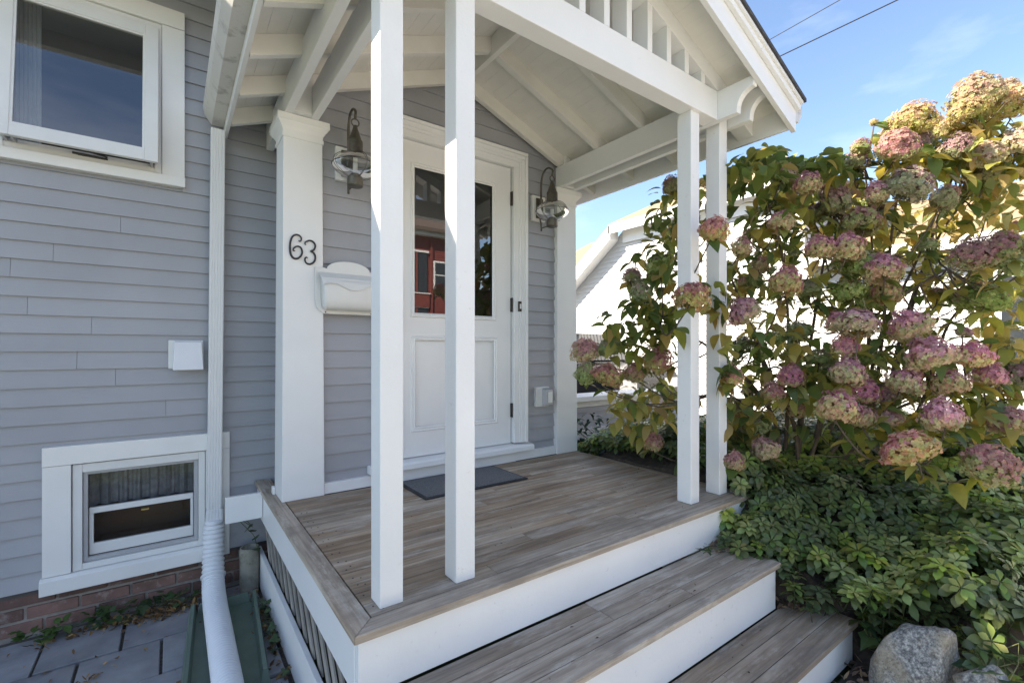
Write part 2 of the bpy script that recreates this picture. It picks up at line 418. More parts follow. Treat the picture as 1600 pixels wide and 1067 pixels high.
# ------------------------------------------------------------------ the grey house
house = thing("house", "grey clapboard house with white trim behind the porch", "house", (-1.5, 3.34, 0))
YW, YD = 3.34, 2.79           # faces of the main wall and of the projecting door wall
EXM, EXD = 0.093, 0.0995

def rects(x0, x1, z0, z1, holes):
    xs = sorted({x0, x1, *[h[0] for h in holes], *[h[1] for h in holes]}); zs = sorted({z0, z1, *[h[2] for h in holes], *[h[3] for h in holes]})
    for a, b in zip(xs, xs[1:]):
        for c, d in zip(zs, zs[1:]):
            cx, cz = (a + b) / 2, (c + d) / 2
            if not any(h[0] < cx < h[1] and h[2] < cz < h[3] for h in holes): yield a, b, c, d

UW = (-0.70, -0.05, 2.44, 3.31)      # openings
LW = (-0.424, 0.163, 0.279, 0.845)
wall = MB()
for a, b, c, d in rects(-6, 2.6, 0.2, 3.585, [UW, LW]): wall.box(a, b, YW + 0.014, YW + 0.12, c, d)
wall_o = obj("wall", wall, M['sheath'], house)
# rest of the body, closed so that the rooms are dark
body = MB(); body.box(-6, -5.9, YW + 0.12, 10, 0, 3.75); body.box(2.5, 2.6, YW + 0.12, 10, 0, 3.75); body.box(-5.9, 2.5, 9.9, 10, 0, 3.75)
body.box(-5.9, 2.5, YW + 0.12, 9.9, -0.05, 0.0); body.box(-5.9, 2.5, YW + 0.12, 9.9, 1.45, 1.6); body.box(-5.9, 2.5, YW + 0.12, 9.9, 3.66, 3.75)
body.box(-5.9, 2.5, 6.2, 6.3, 0.0, 3.66)
obj("rear_wall", body, M['plaster'], house)
roof = MB()
roof.prism([(2.76, 3.585), (6.7, 5.6), (10.6, 3.66), (10.6, 3.80), (6.7, 5.76), (2.76, 3.605)], 'x', -6.3, 2.62)
rf = obj("roof", roof, M['shingle'], house)
obj("soffit", MB().box(-6.3, 2.62, 2.761, 3.46, 3.565, 3.583), M['white'], rf)
obj("fascia", MB().box(-6.3, 2.62, 2.72, 2.758, 3.45, 3.61), M['white'], rf)

def clap(mb, x0, x1, z0, z1, Y, xa=None, xb=None):
    xa = x0 if xa is None else xa; xb = x1 if xb is None else xb
    mb.hexa([(x0, Y - 0.004, z0), (x1, Y - 0.004, z0), (x1, Y + 0.013, z0), (x0, Y + 0.013, z0),
             (xa, Y + 0.009, z1), (xb, Y + 0.009, z1), (xb, Y + 0.013, z1), (xa, Y + 0.013, z1)])
# main wall
z = 1.5285 - EXM * 14
k = 0
while z < 3.56:
    lo, hi = z, z + EXM + 0.001
    holes = []
    mid = (lo + hi) / 2
    if lo >= 2.385 and hi <= 3.396: holes.append((-0.80, 0.05))
    if lo >= 0.2 and hi <= 0.946: holes.append((-0.52, 0.275))
    segs = [(-5.95, 0.615)]
    if lo < 2.385 < hi: holes.append((-0.80, 0.05))
    for h in holes:
        segs = [q for s_ in segs for q in ((s_[0], h[0]), (h[1], s_[1])) if q[1] - q[0] > 0.02]
    if lo < 2.385 < hi:
        mb = MB(); clap(mb, -0.80, 0.05, lo, 2.386, YW); obj("clapboard", mb, M['siding'], wall_o)
    for a, b in segs:
        cuts = [a]
        jx = -5.95 + R.uniform(0.6, 1.6)
        vis = {12: -0.70 + 0.02, 13: -0.33, 15: -0.17, 16: -0.46, 10: -0.40}.get(k)
        while jx < b:
            if jx > a + 0.25 and jx < min(b - 0.25, -0.9): cuts.append(jx)
            jx += R.uniform(1.2, 2.4)
        if len(segs) == 1 and k % 3 != 1: cuts.append(R.uniform(-0.75, 0.1))
        cuts.append(b); cuts.sort()
        for c, d in zip(cuts, cuts[1:]):
            if c < 0.52 and d > -2.6:
                obj("clapboard", (lambda m_: (clap(m_, c + 0.0007, d - 0.0007, lo, hi, YW), m_)[1])(MB()), M['siding'], wall_o)
            else:
                obj("clapboard", (lambda m_: (clap(m_, c + 0.0007, d - 0.0007, lo, hi, YW), m_)[1])(MB()), M['siding'], wall_o)
    z += EXM; k += 1

# brick foundation, one brick at a time
fnd = obj("foundation", MB().box(-6, 0.5, YW + 0.035, YW + 0.14, -0.05, 0.215), M['mortar'], house)
for c in range(3):
    x = -2.6 - (c % 2) * 0.1
    while x < 0.5:
        L = R.uniform(0.19, 0.205); yo = R.uniform(-0.004, 0.006)
        zz = 0.004 + c * 0.073
        mb = MB().box(x, min(x + L, 0.5), YW + 0.022 + yo, YW + 0.06, zz, zz + R.uniform(0.055, 0.060))
        obj("brick", mb, M['brick'], fnd, bevel=0.004)
        x += L + 0.012

# upper window, opened outwards at its foot
uw = obj("window", MB().box(-0.81, 0.061, YW - 0.028, YW + 0.012, 3.296, 3.396), M['trim'], house, bevel=0.002)
obj("casing", MB().box(-0.81, -0.705, YW - 0.024, YW + 0.012, 2.442, 3.294), M['trim'], uw, bevel=0.002)
obj("casing", MB().box(-0.045, 0.061, YW - 0.024, YW + 0.012, 2.442, 3.294), M['trim'], uw, bevel=0.002)
obj("sill", MB().box(-0.83, 0.064, YW - 0.036, YW + 0.06, 2.385, 2.44), M['trim'], uw, bevel=0.003)
fr = MB()
fr.box(-0.703, -0.672, YW - 0.012, YW + 0.10, 2.442, 3.294); fr.box(-0.078, -0.047, YW - 0.012, YW + 0.10, 2.442, 3.294)
fr.box(-0.672, -0.078, YW - 0.010, YW + 0.10, 3.262, 3.294); fr.box(-0.672, -0.078, YW - 0.006, YW + 0.10, 2.442, 2.476); fr.box(-0.672, -0.078, YW + 0.02, YW + 0.10, 2.477, 2.500)
obj("frame", fr, M['plastic'], uw)
tilt = math.radians(8)
def tl(x, y, zz):          # sash hinged at its head
    dz = zz - 3.262
    return (x, YW - 0.022 + y * math.cos(tilt) + dz * math.sin(tilt), 3.262 + dz * math.cos(tilt) + y * math.sin(tilt) * 0)
def tbox(mb, x0, x1, y0, y1, z0, z1):
    mb.hexa([tl(x0,y0,z0),tl(x1,y0,z0),tl(x1,y1,z0),tl(x0,y1,z0),tl(x0,y0,z1),tl(x1,y0,z1),tl(x1,y1,z1),tl(x0,y1,z1)])
sx0, sx1, sz0, sz1 = -0.690, -0.060, 2.462, 3.262
sash = MB(); tbox(sash, sx0, sx0 + 0.06, 0, 0.035, sz0, sz1); tbox(sash, sx1 - 0.06, sx1, 0, 0.035, sz0, sz1)
tbox(sash, sx0 + 0.06, sx1 - 0.06, 0, 0.035, sz0, sz0 + 0.062); tbox(sash, sx0 + 0.06, sx1 - 0.06, 0, 0.035, sz1 - 0.06, sz1)
obj("sash", sash, M['plastic'], uw, bevel=0.003)
bead = MB()
for q in ((sx0 + 0.06, sx0 + 0.07, sz0 + 0.062, sz1 - 0.06), (sx1 - 0.07, sx1 - 0.06, sz0 + 0.062, sz1 - 0.06)): tbox(bead, q[0], q[1], 0.006, 0.03, q[2], q[3])
tbox(bead, sx0 + 0.07, sx1 - 0.07, 0.006, 0.03, sz0 + 0.062, sz0 + 0.071); tbox(bead, sx0 + 0.07, sx1 - 0.07, 0.006, 0.03, sz1 - 0.069, sz1 - 0.06)
obj("glazing_bead", bead, M['plastic'], uw)
pane = MB(); pane.add([tl(sx0 + 0.065, 0.018, sz0 + 0.066), tl(sx1 - 0.065, 0.018, sz0 + 0.066), tl(sx1 - 0.065, 0.018, sz1 - 0.066), tl(sx0 + 0.065, 0.018, sz1 - 0.066)], [(0, 1, 2, 3)])
obj("pane", pane, M['glass'], uw)
crk = MB(); crk.tube([(-0.46, YW - 0.04, 2.500), (-0.40, YW - 0.055, 2.488), (-0.28, YW - 0.03, 2.478), (-0.30, YW + 0.01, 2.474)], 0.004, 6)
crk.tube([(-0.42, YW - 0.02, 2.474), (-0.29, YW - 0.015, 2.472)], 0.006, 6); crk.box(-0.40, -0.28, YW - 0.008, YW + 0.02, 2.469, 2.478)
obj("crank", crk, M['iron'], uw)
for xa in (-0.665, -0.635, -0.098): obj("hinge", MB().box(xa, xa + 0.012, YW - 0.08, YW - 0.007, 2.474, 2.500), M['alu'], uw)
cu = MB(); n = 14
for i in range(n):
    x0 = -0.67 + i * 0.008; cu.add([(x0, YW + 0.13 + 0.012 * (i % 2), 2.45), (x0 + 0.008, YW + 0.13 + 0.012 * ((i + 1) % 2), 2.45), (x0 + 0.008, YW + 0.13 + 0.012 * ((i + 1) % 2), 3.3), (x0, YW + 0.13 + 0.012 * (i % 2), 3.3)], [(0, 1, 2, 3)])
obj("curtain", cu, M['curtain_white'], uw)

# basement window
lw = obj("window", MB().box(-0.532, 0.285, YW - 0.03, YW + 0.012, 0.848, 0.946), M['trim'], house, bevel=0.002)
obj("casing", MB().box(-0.532, -0.424, YW - 0.026, YW + 0.012, 0.284, 0.846), M['trim'], lw, bevel=0.002)
obj("casing", MB().box(0.163, 0.285, YW - 0.026, YW + 0.012, 0.203, 0.846), M['trim'], lw, bevel=0.002)
obj("sill", MB().prism([(YW - 0.05, 0.20), (YW + 0.012, 0.20), (YW + 0.012, 0.282), (YW - 0.03, 0.282), (YW - 0.05, 0.27)], 'x', -0.540, 0.161), M['trim'], lw, bevel=0.002)
fr = MB(); fr.box(-0.420, -0.382, YW - 0.014, YW + 0.10, 0.284, 0.842); fr.box(0.128, 0.160, YW - 0.014, YW + 0.10, 0.284, 0.842)
fr.box(-0.382, 0.128, YW - 0.012, YW + 0.10, 0.797, 0.842); fr.box(-0.382, 0.128, YW - 0.012, YW + 0.10, 0.284, 0.315)
obj("frame", fr, M['plastic'], lw, bevel=0.002)
sf = MB(); sf.box(-0.380, -0.362, YW + 0.005, YW + 0.03, 0.317, 0.795); sf.box(0.106, 0.126, YW + 0.005, YW + 0.03, 0.317, 0.795)
sf.box(-0.362, 0.106, YW + 0.006, YW + 0.03, 0.780, 0.795); sf.box(-0.362, 0.106, YW + 0.006, YW + 0.03, 0.317, 0.336)
obj("screen_frame", sf, M['alu'], lw, bevel=0.001)
sh = MB(); sh.box(-0.360, 0.104, YW + 0.035, YW + 0.06, 0.560, 0.592); sh.box(-0.360, 0.104, YW + 0.036, YW + 0.06, 0.338, 0.398); sh.box(-0.360, -0.342, YW + 0.034, YW + 0.06, 0.398, 0.560); sh.box(0.09, 0.104, YW + 0.034, YW + 0.06, 0.398, 0.560)
obj("sash", sh, M['plastic'], lw, bevel=0.002)
for q in ((-0.362, 0.106, 0.592, 0.782), (-0.342, 0.09, 0.398, 0.560)):
    pn = MB(); pn.add([(q[0], YW + 0.048, q[2]), (q[1], YW + 0.048, q[2]), (q[1], YW + 0.048, q[3]), (q[0], YW + 0.048, q[3])], [(0, 1, 2, 3)])
    obj("pane", pn, M['glass_low'], lw)
obj("latch", MB().box(-0.14, -0.105, YW + 0.028, YW + 0.045, 0.536, 0.543), M['gold'], lw)
cu = MB(); n = 60
for i in range(n):
    x0 = -0.42 + i * 0.01; ya, yb = [YW + 0.15 + 0.016 * math.sin(j * 0.9) + 0.006 * math.sin(j * 2.3) for j in (i, i + 1)]
    cu.add([(x0, ya, 0.575), (x0 + 0.01, yb, 0.575), (x0 + 0.01, yb, 0.86), (x0, ya, 0.86)], [(0, 1, 2, 3)])
obj("curtain", cu, M['curtain'], lw)
obj("storage_box", MB().box(-0.5, 0.3, YW + 0.35, YW + 0.75, 0.0, 0.52), M['inside'], lw)

# projecting door wall with its gable
PITCH, XR, ZR = 0.385, 1.557, 3.225
def zr(x): return ZR - PITCH * abs(x - XR)
D0, D1, DB, DT = 1.110, 2.030, 0.755, 2.785
vest = MB()
for a, b, c, d in rects(0.60, 2.52, 0.0, 2.79, [(D0 - 0.02, D1 + 0.02, 0.69, DT + 0.01)]): vest.box(a, b, YD + 0.014, YD + 0.10, c, d)
vest.prism([(0.54, 2.795), (2.574, 2.795), (2.574, zr(2.574) + 0.09), (XR, ZR + 0.09), (0.54, zr(0.54) + 0.09)], 'y', YD + 0.014, YD + 0.10)
vest.box(0.62, 0.70, YD + 0.10, YW, 0.0, 2.90); vest.box(2.44, 2.52, YD + 0.10, YW, 0, 2.90)
vw = obj("wall", vest, M['sheath'], house)
z = 1.54 - EXD * 9
while z < 3.30:
    lo, hi = z, z + EXD + 0.001
    h0 = min(2.62, XR + (ZR + 0.05 - lo) / PITCH); h1 = max(0.02, (ZR + 0.05 - hi) / PITCH)
    xl0, xr0 = max(0.60, XR - (ZR + 0.05 - lo) / PITCH), min(2.52, XR + (ZR + 0.05 - lo) / PITCH)
    xl1, xr1 = max(0.60, XR - h1), min(2.52, XR + h1)
    if (lo + hi) / 2 < 2.90:
        ss = [(xl0, 0.985, xl1, 0.985), (2.15, xr0, 2.15, xr1)]
    else:
        ss = [(xl0, xr0, xl1, xr1)]
    for a, b, c, d in ss:
        if b - a > 0.03:
            mb = MB(); clap(mb, a, b, lo, hi, YD, c, d); obj("clapboard", mb, M['siding'], vw)
    z += EXD
# side boards of the projection, seen between column and main wall
z = 1.54 - EXD * 9
while z < 2.75:
    for X, s_ in ((0.62, -1), (2.52, 1)):
        mb = MB(); a, b = X + s_ * 0.013, X + s_ * 0.003
        mb.hexa([(a, 2.98, z), (X, 2.98, z), (X, YW - 0.002, z), (a, YW - 0.002, z), (b, 2.98, z + EXD), (X, 2.98, z + EXD), (X, YW - 0.002, z + EXD), (b, YW - 0.002, z + EXD)])
        obj("clapboard", mb, M['siding'], vw)
    z += EXD
for xa, xb in ((0.70, 1.09), (2.05, 2.445)): obj("base_trim", MB().box(xa, xb, YD - 0.022, YD + 0.013, 0.624, 0.686), M['white'], vw, bevel=0.002)

# door
door = obj("door", MB().box(D0, D1, YD + 0.012, YD + 0.05, DB, 0.93), M['white'], house)
dm = MB()
dm.box(D0, 1.256, YD + 0.012, YD + 0.05, 0.93, DT); dm.box(1.900, D1, YD + 0.012, YD + 0.05, 0.93, DT)
dm.box(1.256, 1.900, YD + 0.012, YD + 0.05, 2.636, DT); dm.box(1.256, 1.900, YD + 0.012, YD + 0.05, 1.522, 1.672)
obj("stile", dm, M['white'], door)
dp = MB(); dp.box(1.256, 1.900, YD + 0.022, YD + 0.045, 0.93, 1.522)
obj("panel", dp, M['white'], door)
def mould(x0, x1, z0, z1, y0, wd, pr):
    mb = MB(); prof = [(0, 0), (0.25, pr), (0.5, pr * 0.55), (0.75, pr), (1, 0.0)]
    rings = []
    for t_, h in prof:
        o_ = t_ * wd; rings.append([(x0 + o_, y0 - h, z0 + o_), (x1 - o_, y0 - h, z0 + o_), (x1 - o_, y0 - h, z1 - o_), (x0 + o_, y0 - h, z1 - o_)])
    vs = [p for r_ in rings for p in r_]; fs = []
    for i in range(len(rings) - 1):
        for kk in range(4):
            a = i * 4 + kk; b = i * 4 + (kk + 1) % 4; fs.append((a, b, b + 4, a + 4))
    mb.add(vs, fs); return mb
obj("panel_moulding", mould(1.238, 1.912, 0.912, 1.536, YD + 0.0118, 0.034, 0.010), M['white'], door)
obj("glass_moulding", mould(1.234, 1.898, 1.652, 2.652, YD + 0.0118, 0.032, 0.012), M['white'], door)
gp = MB(); gp.add([(1.255, YD + 0.024, 1.670), (1.902, YD + 0.024, 1.670), (1.902, YD + 0.024, 2.638), (1.255, YD + 0.024, 2.638)], [(0, 1, 2, 3)])
obj("glass_pane", gp, M['glass'], door)
ca = MB()
for x0, x1 in ((0.985, 1.100), (2.040, 2.154)):
    o_ = 1 if x0 > 1.5 else -1
    inner, outer = (x0, x1) if o_ > 0 else (x1, x0)
    def cx(t_): return inner + (outer - inner) * t_
    for ta, tb, pr in ((0, 0.38, 0.022), (0.38, 0.55, 0.028), (0.55, 0.80, 0.033), (0.80, 1.0, 0.043)):
        a, b = sorted((cx(ta), cx(tb))); ca.box(a, b, YD - pr, YD + 0.03, 0.757, 2.79 + ta * 0.112)
for ta, tb, pr in ((0, 0.38, 0.0225), (0.38, 0.55, 0.0285), (0.55, 0.80, 0.0335), (0.80, 1.0, 0.0435)):
    ca.box(1.100 - 0.115 * tb, 2.040 + 0.114 * tb, YD - pr, YD + 0.03, 2.79 + ta * 0.118, 2.79 + tb * 0.118)
obj("casing", ca, M['white'], door, bevel=0.0015)
sl = MB(); sl.prism([(YD - 0.075, 0.700), (YD + 0.05, 0.690), (YD + 0.05, 0.752), (YD - 0.06, 0.742), (YD - 0.073, 0.732)], 'x', 0.955, 2.190)
obj("threshold", sl, M['white'], door, bevel=0.004)
obj("riser_board", MB().box(1.092, 2.048, YD - 0.03, YD + 0.013, 0.624, 0.689), M['white'], door)
for hz in (2.56, 1.775, 0.998):
    hb = MB().box(2.026, 2.036, YD - 0.006, YD + 0.02, hz - 0.05, hz + 0.05); hb.lathe([(0.005, hz - 0.052), (0.005, hz + 0.052)], 2.033, YD - 0.004, 8)
    obj("hinge", hb, M['bronze'], door)
hb = MB(); hb.box(1.118, 1.146, YD + 0.004, YD + 0.0115, 1.58, 1.72); hb.tube([(1.132, YD + 0.01, 1.61), (1.132, YD - 0.03, 1.61)], 0.010, 10); hb.tube([(1.132, YD - 0.03, 1.61), (1.132, YD - 0.055, 1.61)], 0.019, 12)
obj("handle", hb, M['bronze'], door)

# ------------------------------------------------------------------ deck
deck = thing("porch_deck", "weathered brown wood porch deck with white fascia", "porch deck", (1.545, 2.0, 0))
DZ = 0.622
X0, X1, Y0 = 0.422, 2.668, 1.345
fb = 0.072
mb = MB(); mb.add([], [])
def plank(poly, m, name="deck_board", z1=DZ, th=0.025, bev=0.002):
    return obj(name, MB().prism(poly, 'z', z1 - th, z1), m, deck, bevel=bev)
plank([(X0, Y0), (X0 + fb, Y0 + fb), (X0 + fb, 3.33), (X0, 3.33)], M['decky'], "edge_board")
plank([(X1, Y0), (X1, 2.75), (X1 - 0.03, 2.75), (X1 - 0.03, Y0 + fb), (X1 - fb, Y0 + fb)][:1] + [(X1, 2.76), (X1 - 0.040, 2.76), (X1 - 0.040, Y0 + 0.040)], M['decky'], "edge_board")
plank([(X0 + 0.002, Y0), (X1 - 0.002, Y0), (X1 - 0.042, Y0 + 0.04), (X1 - 0.042, Y0 + fb), (X0 + fb + 0.002, Y0 + fb)], M['deckgrey'], "edge_board")
y = Y0 + fb + 0.003; i = 0
while y < 2.765:
    y1 = min(y + 0.0795, 2.766); cuts = [X0 + fb + 0.004]
    c = X0 + R.uniform(0.35, 1.5)
    while c < X1 - 0.3:
        cuts.append(c); c += R.uniform(0.7, 1.6)
    cuts.append(X1 - 0.043)
    for a, b in zip(cuts, cuts[1:]):
        plank([(a + 0.0008, y), (b - 0.0008, y), (b - 0.0008, y1), (a + 0.0008, y1)], M['deckgrey'] if i < 3 else M['deck'], z1=DZ - R.uniform(0, 0.0012), bev=0.0015)
    y = y1 + 0.0025; i += 1
# strip of boards left of the door wall, behind the column
for k in range(6):
    ya = 2.985 + k * 0.058
    plank([(X0 + fb + 0.003, ya), (0.485, ya), (0.485, ya + 0.055), (X0 + fb + 0.003, ya + 0.055)] if False else [(X0 + fb + 0.003, ya), (X0 + fb + 0.014, ya), (X0 + fb + 0.014, ya + 0.055), (X0 + fb + 0.003, ya + 0.055)], M['deck'])
nl = MB()
for k in range(14):
    yy = Y0 + fb + 0.04 + k * 0.082
    for xx in (X0 + fb + 0.03, X0 + fb + 0.055):
        nl.lathe([(0.0032, DZ - 0.002), (0.0032, DZ + 0.0006)], xx + R.uniform(-.004, .004), yy + R.uniform(-.02, .02), 6)
for k in range(26):
    nl.lathe([(0.0028, DZ - 0.002), (0.0028, DZ + 0.0006)], R.uniform(0.6, 2.6), R.uniform(1.44, 2.7), 6)
tag(obj("nail_heads", nl, M['iron'], deck), kind="stuff")
obj("fascia", MB().box(X0 + 0.018, X1 - 0.002, Y0 + 0.02, Y0 + 0.042, 0.4205, 0.596), M['white_worn'], deck, bevel=0.002)
obj("fascia", MB().box(X0 + 0.013, X0 + 0.035, Y0 + 0.043, 3.32, 0.422, 0.596), M['white'], deck, bevel=0.002)
obj("fascia", MB().box(X1 - 0.03, X1 - 0.01, Y0 + 0.043, 3.30, 0.0, 0.596), M['white'], deck)
obj("skirt_board", MB().box(X0 + 0.010, X0 + 0.032, 1.02, 3.30, 0.0, 0.215), M['white_worn'], deck, bevel=0.002)
obj("skirt_board", MB().box(X0 + 0.012, X0 + 0.034, Y0 + 0.02, Y0 + 0.042, 0.216, 0.4195), M['white'], deck)
obj("end_board", MB().box(0.245, 0.432, 3.085, 3.11, 0.458, 0.606), M['white'], deck, bevel=0.002)
ln = 0.235
for k in range(18):
    y0 = 1.30 + k * 0.128
    wd = 0.056
    mb = MB(); y0j = y0 + R.uniform(-.004, .004)
    pl = [(y0j - ln * 0.9, 0.20), (y0j - ln * 0.9 + wd, 0.20), (y0j + wd, 0.20 + ln), (y0j, 0.20 + ln)]
    pl = [(min(max(a, 1.40), 3.30), b) for a, b in pl]
    if pl[2][0] - pl[3][0] < 0.01: continue
    mb.prism(pl, 'x', X0 + 0.040, X0 + 0.047); obj("lattice_slat", mb, M['lattice'], deck)

# front steps
steps = thing("front_steps", "two weathered wood steps with white risers below the porch", "steps", (1.5, 1.1, 0))
def tread(x0, x1, ya, yb, zt, nb):
    wd = (yb - ya) / nb
    for k in range(nb):
        a, b = ya + k * wd, ya + (k + 1) * wd - 0.003
        cuts = [x0, x1]
        if k: cuts.insert(1, R.uniform(x0 + 0.5, x1 - 0.3))
        for c, d in zip(cuts, cuts[1:]):
            obj("tread_board", MB().box(c + 0.0008, d - 0.0008, a, b, zt - 0.025 - (k == 0) * 0.0, zt - R.uniform(0, 0.0015)), M['deckgrey'], steps, bevel=0.002)
tread(0.44, 2.385, 1.058, 1.364, 0.416, 4)
tread(0.44, 2.580, 0.803, 1.074, 0.188, 3)
for (xa, xb, yf, za, zb) in ((0.455, 2.368, 1.076, 0.1895, 0.3905), (0.455, 2.565, 0.822, 0.0, 0.1625)):
    obj("riser", MB().box(xa, xb, yf, yf + 0.02, za, zb), M['white_worn'], steps, bevel=0.002)
    obj("side_board", MB().box(xb - 0.02, xb, yf + 0.021, 1.36, za, zb), M['white_worn'], steps)
    obj("side_board", MB().box(xa, xa + 0.02, yf + 0.021, 1.36, za, zb), M['white_worn'], steps)

# ------------------------------------------------------------------ porch roof, posts and columns
porch = thing("porch_roof", "white gabled porch canopy with exposed rafters and beams", "porch roof", (1.557, 2.0, DZ))
BB, BT = 2.718, 2.877
for x, xe, top, lb in ((0.533, 0.611, 2.86, None), (0.807, 0.885, BB, None), (2.225, 2.303, BB, None), (2.503, 2.581, 2.86, None)):
    obj("post", MB().box(x, xe, 1.440, 1.524, DZ + 0.001, top), M['white_worn'], porch, bevel=0.003)
for cx in (0.5875, 2.5565):
    mb = MB(); cyy = 2.755 + 0.108
    mb.loft([[(cx-h, cyy-h, z), (cx+h, cyy-h, z), (cx+h, cyy+h, z), (cx-h, cyy+h, z)] for h, z in ((0.1095, DZ + 0.001), (0.1005, 2.625))])
    co = obj("column", mb, M['white'], porch, bevel=0.003)
    cap = MB().sq(cx, cyy, [(0.106, 2.600), (0.106, 2.622), (0.102, 2.6225), (0.104, 2.64), (0.112, 2.655), (0.125, 2.672), (0.130, 2.680), (0.133, 2.681), (0.133, 2.7165)])
    obj("capital", cap, M['white'], co)
obj("base_block", MB().box(0.462, 0.477, 2.93, 2.98, DZ, 0.665), M['white'], porch, bevel=0.004)

def beam(x0, x1, yb):
    arc = [(1.225 + 0.085 * math.cos(a), 2.742 + 0.085 * math.sin(a)) for a in [math.pi / 2 * k / 8 for k in range(9)]]
    poly = [(yb, BB), (yb, BT)] + [(1.222, BT), (1.222, 2.836)] + arc[::-1][:-1] + [(1.31, 2.742), (1.312, BB)]
    return obj("side_beam", MB().prism(poly, 'x', x0, x1), M['white'], porch, bevel=0.0015)
beam(0.488, 0.528, 3.33); beam(0.620, 0.660, 2.775); beam(2.449, 2.489, 2.775); beam(2.587, 2.627, 3.33)
obj("front_beam", MB().box(0.661, 2.448, 1.420, 1.510, BB, BT), M['white'], porch, bevel=0.003)
for a, b in ((0.529, 0.619), (2.490, 2.586)):
    obj("filler_block", MB().box(a, b, 1.530, 1.60, BB + 0.02, BT), M['white'], porch)
    obj("filler_block", MB().box(a, b, 2.70, 2.775, BB + 0.003, BT + 0.10), M['white'], porch)
for s_ in (-1, 1):
    def X(h): return XR + s_ * h
    def slope(h0, h1, lo, hi, ya, yb, m, name, bev=0.0015, par=porch):
        poly = [(X(h0), ZR - PITCH * h0 + lo), (X(h1), ZR - PITCH * h1 + lo), (X(h1), ZR - PITCH * h1 + hi), (X(h0), ZR - PITCH * h0 + hi)]
        return obj(name, MB().prism(poly, 'y', ya, yb), m, par, bevel=bev)
    for yc in (2.74, 2.34, 1.95): slope(0.017, 1.280, 0, 0.094, yc - 0.019, yc + 0.019, M['ceiling'], "rafter")
    slope(1.06, 1.280, 0, 0.094, 3.10, 3.138, M['ceiling'], "rafter")
    slope(0.017, 1.280, 0, 0.094, 1.420, 1.510, M['white'], "gable_chord")
    # barge board, shingle mould
    slope(0.0, 1.3175, -0.032, 0.118, 1.195, 1.2205, M['white'], "barge_board")
    slope(0.0, 1.325, 0.085, 0.118, 1.172, 1.194, M['white'], "rake_mould")
    slope(0.0, 1.330, 0.1185, 0.135, 1.160, 1.196, M['white'], "rake_mould")
    # ceiling boards
    h = 0.0; nb = 16; st_ = 1.300 / nb
    for k in range(nb):
        slope(k * st_ + 0.0003, (k + 1) * st_ - 0.0003, 0.0945, 0.112, 1.222, 3.338 if k > 12 else 2.86, M['ceiling'], "ceiling_board", bev=0.0012)
    slope(0.0, 1.345, 0.136, 0.156, 1.150, 3.338, M['shingle'], "shingle_course")
    xf = X(1.282); a, b = sorted((xf, X(1.302)))
    obj("fascia", MB().box(a, b, 1.222, 3.336, 2.735 if s_ < 0 else 2.700, 2.826), M['white'], porch, bevel=0.002)
obj("ridge_board", MB().box(XR - 0.017, XR + 0.017, 1.221, 2.775, 3.195, 3.317), M['ceiling'], porch)
for k in range(-5, 6):
    x = XR + k * 0.1505
    zt = zr(abs(x - XR) + 0.018 + XR) - 0.001
    mb = MB(); 
    za, zb = zr(x - 0.018), zr(x + 0.018)
    mb.hexa([(x-.018,1.421,BT+.001),(x+.018,1.421,BT+.001),(x+.018,1.509,BT+.001),(x-.018,1.509,BT+.001),(x-.018,1.421,za-.001),(x+.018,1.421,zb-.001),(x+.018,1.509,zb-.001),(x-.018,1.509,za-.001)])
    obj("slat", mb, M['white'], porch, bevel=0.0015)

# gutters
def gutter(name, xw, s_, label):
    t_ = thing(name, label, "gutter", (xw, 2.2, 2.75))
    pr = [(0, 0.10), (0, 0.0), (0.062, 0.0), (0.082, 0.028), (0.095, 0.045), (0.105, 0.085), (0.105, 0.10), (0.096, 0.10), (0.094, 0.088), (0.086, 0.05), (0.058, 0.006), (0.006, 0.006), (0.006, 0.10)]
    zb = 2.752 if s_ > 0 else 2.792
    poly = [(xw + s_ * a, zb + b) for a, b in pr]
    obj("trough", MB().prism(poly, 'y', 1.205, 3.325), M['gutter'], t_)
    ends = [(xw + s_ * a, zb + b) for a, b in pr[:7]]
    obj("end_cap", MB().prism(ends, 'y', 1.200, 1.2045), M['gutter'], t_)
    return t_
gutter("gutter", 0.2545, -1, "stained metal gutter along the porch eave above the downspout")
gutter("gutter", 2.8600, 1, "white gutter along the porch eave beside the hydrangea")

# ------------------------------------------------------------------ downspout with corrugated extension
ds = thing("downspout", "white ribbed downspout ending in a corrugated flexible pipe", "downspout", (0.21, 3.28, 0))
def rib_ring(cx, cy, z, wx=0.036, wy=0.026):
    pts = []
    for k in range(5):   # front face with grooves
        x0 = -wx + 2 * wx * k / 5; x1 = -wx + 2 * wx * (k + 1) / 5; d = 2 * wx / 5
        pts += [(cx + x0 + d * 0.1, cy - wy, z), (cx + x1 - d * 0.28, cy - wy, z), (cx + x1 - d * 0.2, cy - wy + 0.003, z), (cx + x1 - d * 0.02, cy - wy + 0.003, z)]
    pts += [(cx + wx, cy - wy + 0.003, z), (cx + wx, cy + wy, z), (cx - wx, cy + wy, z), (cx - wx, cy - wy + 0.003, z)]
    return pts
sp = MB().loft([rib_ring(0.222, 3.283, 2.752), rib_ring(0.203, 3.283, 0.47)])
obj("pipe", sp, M['pipe'], ds)
ad = MB().loft([rib_ring(0.203, 3.28, 0.50, 0.040, 0.030), rib_ring(0.202, 3.278, 0.42, 0.042, 0.033)])
obj("adapter", ad, M['flex'], ds)
ctrl = [Vector(p) for p in ((0.202, 3.272, 0.44), (0.200, 3.262, 0.35), (0.196, 3.225, 0.22), (0.190, 3.12, 0.115), (0.188, 2.96, 0.080), (0.187, 2.7, 0.074), (0.186, 2.2, 0.066), (0.184, 1.6, 0.056), (0.18, 1.1, 0.056))]
